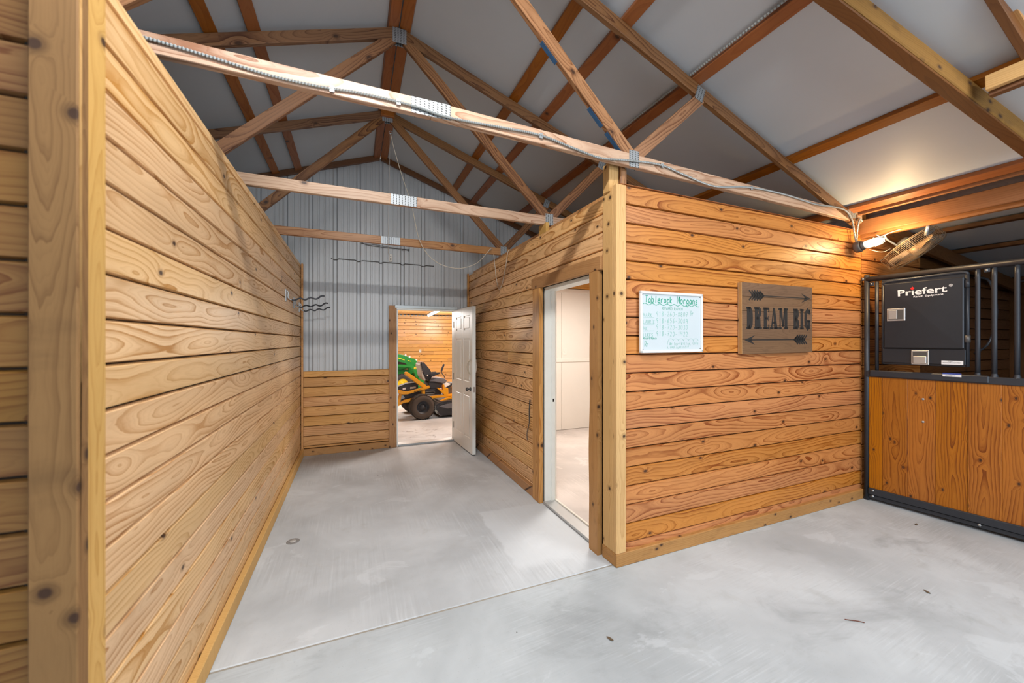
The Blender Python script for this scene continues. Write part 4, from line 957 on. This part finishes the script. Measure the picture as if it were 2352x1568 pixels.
# ------------------------------------------------------------------ stall front (local x along it, -y towards the aisle)
SX = frame((4.66, 2.18, 0), (.115, -.993, 0))
st = thing('stall_front', 'dark metal horse stall front with vertical bars above oiled pine boards', 'stall front', mat=SX)
LS = 3.4; B = M['black']
def sb(n, c, s, m=B, bev=.004, par=None): return box(n, c, s, m, par or st, bev, SX)
def stb(n, p, r, m=B, par=None, seg=12, closed=False): return tube(n, p, r, m, par or st, seg, closed, SX)
stb('post', [(.020, 0, .0), (.020, 0, 2.20)], .021)
stb('top_rail', [(.02, 0, 2.158), (LS, 0, 2.190)], .026)
sb('middle_rail', (LS/2, .0, 1.236), (LS-.04, .05, .058))
sb('middle_channel', (.42, -.012, 1.242), (.74, .05, .062), B, .008)
sb('bottom_channel', (LS/2+.02, -.006, .098), (LS-.04, .052, .062)); sb('bottom_rail', (LS/2+.02, .004, .045), (LS-.04, .04, .036)); sb('rail_groove', (LS/2+.02, .014, .066), (LS-.04, .03, .012), M['dark'])
for s in (.095,): stb('bar', [(s, 0, 1.255), (s, 0, 2.13)], .0145)
for s in (.725, .812, .924, 1.036, 1.148, 1.26, 1.372, 1.484, 1.6, 1.72, 1.84): 
    stb('bar', smooth_path([(s, 0, 1.262), (s, 0, 1.9), (s, 0, 2.16+.01*s)], 2), .0155)
    lathe('bar_flare', [(.024, 0), (.0155, .03), (.0155, .031)], B, st, 12, SX @ Matrix.Translation((s, 0, 1.262)))
xb = 0; edges = [.04, .139, .313, .489, .672, .851, 1.036, 1.22, 1.40, 1.585, 1.77, 1.95, 2.14, 2.32, 2.5]
for a, b in zip(edges, edges[1:]):
    bm = bmesh.new(); cbox(bm, (0, 0, 0), (1.085, .034, b-a-.0015), .003)
    finish(bm, 'board', M['stall'], st, SX @ Matrix.Translation(((a+b)/2, .004+random.uniform(-.001, .001), .668)) @ Matrix.Rotation(PI/2, 4, 'Y'))
# swing-out feed box door
sb('feed_frame', (.405, -.004, 1.735), (.54, .030, .80), M['blacksheet'], .004)
for s, x_ in ((0, .145), (1, .672)): stb('feed_frame_post', [(x_, -.012, 1.34), (x_, -.012, 2.115)], .013)
stb('feed_top_bar', smooth_path([(.150, -.012, 2.085), (.175, -.016, 2.112), (.4, -.016, 2.122), (.64, -.016, 2.13), (.672, -.012, 2.11)], 4), .013)
fd = sb('feed_door', (.407, -.030, 1.79), (.50, .022, .60), M['blacksheet'], .008)
bm = bmesh.new()
v = [bm.verts.new(p) for p in ((.17, -.041, 1.505), (.64, -.041, 1.505), (.64, -.041, 2.075), (.17, -.041, 2.075), (.405, -.0475, 1.80))]
for i in range(4): bm.faces.new((v[i], v[(i+1) % 4], v[4]))
finish(bm, 'pressed_panel', M['blacksheet'], fd, SX)
sb('feed_lower_panel', (.405, -.024, 1.418), (.52, .020, .128), M['blacksheet'], .003)
def latch(x, z, w_, h_, vert):
    l = sb('latch', (x, -.043, z), (w_, .008, h_), M['chrome'], .003)
    sb('latch_recess', (x, -.0475, z), (w_-.022, .003, h_-.028), M['gunmetal'], .001, l)
    if vert: sb('latch_paddle', (x, -.051, z-h_*.16), (w_-.03, .008, h_*.48), M['chrome'], .002, l)
    else: sb('latch_paddle', (x-w_*.16, -.051, z), (w_*.48, .008, h_-.034), M['chrome'], .002, l)
    for sx_ in (-1, 1):
        for sz_ in (-1, 1): lathe('rivet', [(0, .003), (.003, .002), (.0035, 0)], M['galv'], l, 8, SX @ Matrix.Translation((x+sx_*(w_/2-.006), -.047, z+sz_*(h_/2-.007))) @ Matrix.Rotation(PI/2, 4, 'X'))
latch(.243, 1.798, .125, .115, False); latch(.400, 1.408, .112, .128, True)
stb('hinge_tube', [(.672, -.018, 1.54), (.672, -.018, 1.60)], .019, M['gunmetal']); stb('hinge_tube', [(.672, -.018, 2.0), (.672, -.018, 2.06)], .016)
for s, z in ((-.005, 2.165), (.06, 2.108), (.775, 2.128)):
    sb('bolt_tab', (s, -.004, z), (.034, .012, .034), B, .003); lathe('bolt', [(0, .008), (.007, .006), (.008, 0)], M['galv'], st, 10, SX @ Matrix.Translation((s, -.012, z)) @ Matrix.Rotation(PI/2, 4, 'X'))
for s, z in ((.411, 1.036), (.411, .834), (.075, .11), (.075, .055), (.74, .055), (1.5, .055)):
    lathe('bolt', [(0, .007), (.006, .006), (.010, .002), (.0105, 0)], M['galv'], st, 12, SX @ Matrix.Translation((s, -.013 if z > .2 else -.033, z)) @ Matrix.Rotation(PI/2, 4, 'X'))
# folded feed tray behind the bars
stb('tray_hoop', smooth_path([(.70, .05, 2.08), (.76, .16, 2.05), (.79, .20, 1.8), (.76, .16, 1.55), (.70, .05, 1.45)], 5), .009)
# logo and stickers
def text(name, s, x, z, size, mat, parent, bold=0, sx=1.0, y=-.0455):
    cu = bpy.data.curves.new(name, 'FONT'); cu.body = s; cu.size = size; cu.offset = bold; cu.extrude = .0004; cu.materials.append(mat); cu.resolution_u = 3
    tmp = bpy.data.objects.new('tmp_text', cu); C.objects.link(tmp); bpy.context.view_layer.update()
    me = bpy.data.meshes.new_from_object(tmp.evaluated_get(bpy.context.evaluated_depsgraph_get())); bpy.data.objects.remove(tmp)
    me.materials.clear(); me.materials.append(mat)
    o = bpy.data.objects.new(name, me)
    return link(o, parent, SX @ Matrix.Translation((x, y, z)) @ Matrix.Rotation(math.radians(-2.0), 4, 'Y') @ Matrix.Rotation(PI/2, 4, 'X') @ Matrix.Diagonal((sx, 1, 1, 1)))
text('logo_lettering', 'Pr\u0131efert', .252, 1.966, .080, M['logo'], fd, .0016, 1.27)
text('logo_lettering', '\u00ae', .575, 2.015, .032, M['logo'], fd, 0)
text('tagline_lettering', 'Ranch Equipment', .358, 1.944, .0235, M['logo'], fd, .0004, 1.12)
bm = bmesh.new()
vv = [bm.verts.new(p) for p in ((.3525, -.0468, 2.012), (.3665, -.0468, 2.028), (.3525, -.0468, 2.044), (.3385, -.0468, 2.028))]; bm.faces.new(vv)
r_ = bmesh.ops.extrude_face_region(bm, geom=bm.faces[:]); bmesh.ops.translate(bm, vec=(0, .002, 0), verts=[v for v in r_['geom'] if isinstance(v, bmesh.types.BMVert)]); bmesh.ops.recalc_face_normals(bm, faces=bm.faces)
finish(bm, 'logo_diamond', M['red'], fd, SX)
s1 = sb('sticker', (.591, -.0350, 1.370), (.125, .002, .034), M['logo'], .0005)
text('sticker_lettering', 'POWDER COATED', .537, 1.363, .012, M['paint'], s1, 0, 1.0, -.0365); text('sticker_lettering', 'Priefert', .568, 1.377, .009, M['paint'], s1, 0, 1.0, -.0365)
s2 = sb('sticker', (.590, -.0385, 1.296-.03), (.108, .002, .030), M['logo'], .0005); sb('sticker_band', (.590, -.0398, 1.276), (.108, .001, .012), M['blue'], .0002, s2)
text('sticker_lettering', 'www.priefert.com', .552, 1.256, .008, M['paint'], s2, 0, 1.0, -.0400)

# ------------------------------------------------------------------ zero-turn mower in the garage (profile numbers in the mower's own frame)
MX = Matrix.Translation((1.27, 7.68, 0)) @ Matrix.Rotation(math.radians(4), 4, 'Z')
mw = thing('riding_mower', 'yellow orange zero turn riding mower parked on the garage floor beyond the door', 'mower', mat=MX)
def q(cx, cy): return ((cx-560)*.00111, .258-(cy-1190)*.00111)
def qd(cx, cy, y):
    k = (7.68+y)/7.68; x_, z_ = q(cx, cy); return ((1.27+x_)*k-1.27, 1.55+(z_-1.55)*k)
def mp(name, pts, y0, y1, mat, par=None, bev=.006): return prism(name, [qd(p[0], p[1], max(0, y0)) for p in pts], y0, y1, mat, par or mw, MX, bev)
def mt(name, pts, r, mat, par=None, y=0, seg=10): return tube(name, smooth_path([(qd(p[0], p[1], y)[0], y, qd(p[0], p[1], y)[1]) for p in pts], 5), r, mat, par or mw, seg, False, MX)
def wheel(x, y, r, wd, name='rear_wheel', dust=M['dusty'], rimm=M['mowerblack'], tread=24, par=None, mx=None, rimr=.48, lug=.05):
    mx = mx or MX; WX = mx @ Matrix.Translation((x, y, r)) @ Matrix.Rotation(PI/2, 4, 'X')
    t = lathe(name, [(r*.52, -wd*.44), (r*.72, -wd*.5), (r*.90, -wd*.47), (r*.985, -wd*.33), (r, -wd*.15), (r, wd*.15), (r*.985, wd*.33), (r*.90, wd*.47), (r*.72, wd*.5), (r*.52, wd*.44)], dust, par or mw, 36, WX)
    bm = bmesh.new()
    for k in range(tread):
        for s in (-1, 1):
            a = 2*PI*(k+(.5 if s > 0 else 0))/tread
            cbox(bm, (0, 0, 0), (r*lug, 2*PI*r/tread*.62, wd*.42), 0, Matrix.Rotation(a, 4, 'Z') @ Matrix.Translation((r*1.0, 0, s*wd*.24)) @ Matrix.Rotation(s*.35, 4, 'X'))
    tr = finish(bm, 'tread', M['rubber'], t, WX)
    lathe('rim', [(r*.54, wd*.44), (r*rimr, wd*.38), (r*.38, wd*.22), (r*.30, wd*.20), (r*.28, wd*.30), (r*.16, wd*.32), (r*.12, wd*.40), (0, wd*.40)], rimm, t, 24, WX)
    lathe('rim', [(r*.54, -wd*.44), (r*.40, -wd*.2), (0, -wd*.2)], rimm, t, 20, WX)
    return t
wheel(0, .12, .245, .24, tread=46, lug=.018); wheel(0, 1.0, .245, .24, tread=46, lug=.018)
mp('lower_frame', [(90, 1130), (110, 1165), (240, 1095), (370, 1085), (720, 1060), (720, 1015), (380, 1025), (250, 1045), (200, 1070)], .28, .34, M['orange'])
mp('upper_frame', [(90, 850), (90, 905), (215, 950), (300, 952), (560, 890), (690, 865), (690, 815), (560, 850), (290, 905), (160, 870)], .24, .30, M['orange'])
mp('rear_brace', [(165, 920), (210, 930), (175, 1085), (110, 1160), (95, 1120), (135, 1060)], .27, .33, M['orange'])
mp('roll_bar', [(245, 590), (262, 560), (300, 556), (640, 815), (650, 865), (580, 862), (300, 640)], .26, .36, M['orange'], None, .012)
mp('engine_cover', [(95, 838), (190, 795), (300, 760), (480, 748), (500, 850), (300, 905), (95, 870)], .32, .52, M['mowerblack'], None, .015)
mp('engine_block', [(200, 905), (500, 880), (520, 1010), (260, 1020)], .36, .82, M['mowerblack']); mp('muffler', [(95, 985), (230, 960), (270, 1010), (100, 1060)], .36, .60, M['galv'])
mp('warning_label', [(222, 835), (272, 830), (272, 862), (222, 868)], .315, .321, M['logo'], None, 0); mp('warning_label', [(350, 825), (450, 818), (450, 850), (350, 858)], .315, .321, M['palegrey'], None, 0)
mp('seat_back', [(530, 400), (570, 385), (600, 400), (640, 450), (700, 520), (740, 600), (745, 680), (690, 725), (650, 725), (560, 560)], .36, .80, M['mowerblack'], None, .02)
mp('seat_back_shell', [(520, 430), (545, 405), (575, 480), (600, 600), (632, 725), (600, 725), (555, 640)], .38, .78, M['palegrey'], None, .01)
mp('seat_top', [(528, 400), (560, 384), (600, 388), (600, 402), (560, 400), (535, 415)], .42, .74, M['signedge'], None, .004)
mp('seat_cushion', [(690, 720), (790, 680), (900, 690), (1010, 715), (1022, 770), (950, 800), (780, 760), (690, 750)], .36, .80, M['mowergrey'], None, .02)
mp('seat_base', [(672, 770), (700, 745), (950, 790), (940, 830), (900, 870), (720, 880), (690, 830)], .38, .78, M['mowerblack'], None, .01)
mp('arm_rest', [(700, 615), (760, 590), (900, 590), (890, 610), (800, 640), (745, 655), (700, 650)], .30, .36, M['mowerblack'], None, .012)
mp('arm_rest', [(700, 600), (760, 575), (850, 572), (850, 590), (740, 625)], .80, .86, M['mowerblack'], None, .012)
lathe('pivot_knob', [(0, .01), (.012, .008), (.014, 0)], M['logo'], mw, 10, MX @ Matrix.Translation((qd(658, 632, .35)[0], .355, qd(658, 632, .35)[1])) @ Matrix.Rotation(PI/2, 4, 'X'))
mt('control_lever', [(985, 690), (960, 650), (925, 600), (915, 565)], .009, M['gunmetal'], None, .42); mt('lever_grip', [(913, 570), (935, 510), (965, 440)], .020, M['mowerblack'], None, .42)
mp('side_pod', [(600, 880), (900, 880), (910, 990), (620, 985)], .34, .80, M['mowerblack']); mt('pipe', [(600, 930), (760, 925), (785, 945), (760, 970), (610, 965)], .012, M['gunmetal'], None, .32)
mp('front_frame', [(825, 870), (870, 870), (930, 915), (935, 820), (965, 810), (975, 880), (1035, 880), (1040, 1000), (1130, 990), (1130, 1040), (880, 1045), (720, 1055), (720, 1015), (960, 1000)], .26, .34, M['orange'])
mp('strut', [(555, 890), (610, 890), (610, 965), (555, 965)], .26, .34, M['orange']); mp('deck_arm', [(870, 1110), (1000, 1060), (1160, 1040), (1160, 1075), (1010, 1095), (900, 1130)], .18, .24, M['orange'])
mp('foot_shield', [(960, 860), (1010, 840), (1090, 795), (1160, 790), (1100, 850), (970, 905)], .34, .70, M['mowerblack'], None, .01); mp('foot_plate', [(975, 852), (1075, 800), (1080, 820), (980, 870)], .33, .72, M['logo'], None, .003)
mp('mower_deck', [(765, 1190), (880, 1130), (1400, 1090), (1700, 1130), (1720, 1380), (860, 1380), (800, 1300)], .02, 1.15, M['mowerblack'], None, .03)
mp('deck_cover', [(850, 1205), (1000, 1170), (1500, 1150), (1500, 1235), (1000, 1255)], -.02, .20, M['mowergrey'], None, .01)
mp('belt_cover', [(730, 1160), (800, 1190), (860, 1330), (930, 1365), (900, 1385), (810, 1330), (740, 1230)], .05, .09, M['palegrey'], None, .004)
mp('front_body', [(1120, 860), (1500, 900), (1560, 1090), (1120, 1040)], .34, .80, M['orange'], None, .02)
wheel(q(1620, 0)[0], .25, .15, .12, 'front_wheel'); wheel(q(1620, 0)[0], .90, .15, .12, 'front_wheel')
bm = bmesh.new()
for i, ch in enumerate('ULTIMA'):
    for s_ in {'U': [[(0, 1), (0, 0), (1, 0), (1, 1)]], 'L': GL['L'], 'T': GL['T'], 'I': [[(.5, 0), (.5, 1)]], 'M': GL['M'], 'A': GL['A']}[ch]:
        x_, z_ = qd(415+i*19, 915-i*4.3, .24); ribbon(bm, [(x_+a*.014, z_+b_*.026) for a, b_ in s_], .005, .2385, .2400)
finish(bm, 'frame_lettering', M['paint'], mw, MX)

# ------------------------------------------------------------------ green tractor
TM = Matrix.Translation((1.36, 11.9, 0)) @ Matrix.Rotation(math.radians(3), 4, 'Z')
tr_ = thing('green_tractor', 'green compact tractor with loader arm and yellow rims behind the mower', 'tractor', mat=TM)
def tq(cx, cy): return ((cx-190)*.00168, 1.605-cy*.00168)
def tp(name, pts, y0, y1, mat, par=None, bev=.008): return prism(name, [tq(*p) for p in pts], y0, y1, mat, par or tr_, TM, bev)
tp('hood', [(-700, 230), (-200, 235), (100, 262), (230, 285), (340, 330), (430, 352), (480, 372), (478, 425), (460, 470), (350, 520), (95, 560), (-700, 600)], .22, .86, M['green'], None, .03)
tp('hood_top', [(-690, 222), (-200, 226), (100, 256), (240, 280), (350, 326), (330, 332), (90, 282), (-690, 250)], .26, .82, M['lightgreen'], None, .006)  # paler green along the top of the hood
tp('hood_stripe', [(-600, 280), (95, 308), (240, 362), (245, 376), (95, 328), (-600, 300)], .205, .222, M['yellow'], None, .001); tp('hood_stripe', [(300, 375), (358, 392), (358, 403), (300, 388)], .205, .222, M['yellow'], None, .001)
tp('hood_vent', [(96, 385), (250, 425), (285, 455), (96, 440)], .208, .222, M['dark'], None, .001)
for zc in ((455, 385), (262, 285), (335, 318)):
    x_, z_ = tq(*zc); lathe('head_lamp', [(0, .015), (.022, .012), (.032, 0), (.032, -.04), (0, -.05)], M['lens'], tr_, 16, TM @ Matrix.Translation((x_, .24, z_)) @ Matrix.Rotation(PI/2, 4, 'X'))
tp('loader_arm', [(-700, 440), (95, 452), (330, 462), (400, 470), (455, 495), (520, 690), (505, 735), (430, 690), (380, 560), (330, 505), (95, 480), (-700, 475)], .02, .12, M['green'], None, .008)
tp('loader_arm', [(-700, 440), (95, 452), (330, 462), (400, 470), (455, 495), (520, 690), (505, 735), (430, 690), (380, 560), (330, 505), (95, 480), (-700, 475)], .96, 1.06, M['green'], None, .008)
tp('chassis', [(-700, 560), (200, 540), (330, 560), (360, 690), (-700, 760)], .32, .78, M['green'], None, .01)
tp('bucket', [(470, 640), (560, 640), (640, 930), (470, 950), (430, 800)], -.1, 1.2, M['green'], None, .01)
x_, z_ = tq(410, 515); lathe('emblem_disc', [(0, .004), (.038, .003), (.040, 0)], M['yellow'], tr_, 16, TM @ Matrix.Translation((x_, .018, z_)) @ Matrix.Rotation(PI/2, 4, 'X'))
bm = bmesh.new(); ribbon(bm, [(x_-.022, z_-.002), (x_-.004, z_+.012), (x_+.012, z_+.006), (x_+.024, z_-.012)], .007, .010, .0135); ribbon(bm, [(x_+.008, z_+.006), (x_+.004, z_+.022), (x_-.006, z_+.026)], .005, .010, .0135); finish(bm, 'emblem_mark', M['green'], tr_, TM)
wheel(0, .08, .285, .20, 'front_wheel', M['rubber'], M['yellow'], 20, tr_, TM, .52); wheel(0, 1.0, .285, .20, 'front_wheel', M['rubber'], M['yellow'], 20, tr_, TM, .52)
wheel(-1.5, .05, .52, .30, 'rear_wheel', M['rubber'], M['yellow'], 22, tr_, TM, .52); wheel(-1.5, 1.05, .52, .30, 'rear_wheel', M['rubber'], M['yellow'], 22, tr_, TM, .52)
tp('seat', [(-900, 180), (-760, 170), (-740, 330), (-640, 350), (-640, 400), (-900, 400)], .36, .74, M['mowerblack'], None, .02); tp('fender', [(-1250, 330), (-900, 250), (-620, 330), (-560, 520), (-1250, 520)], .10, .98, M['green'], None, .03)
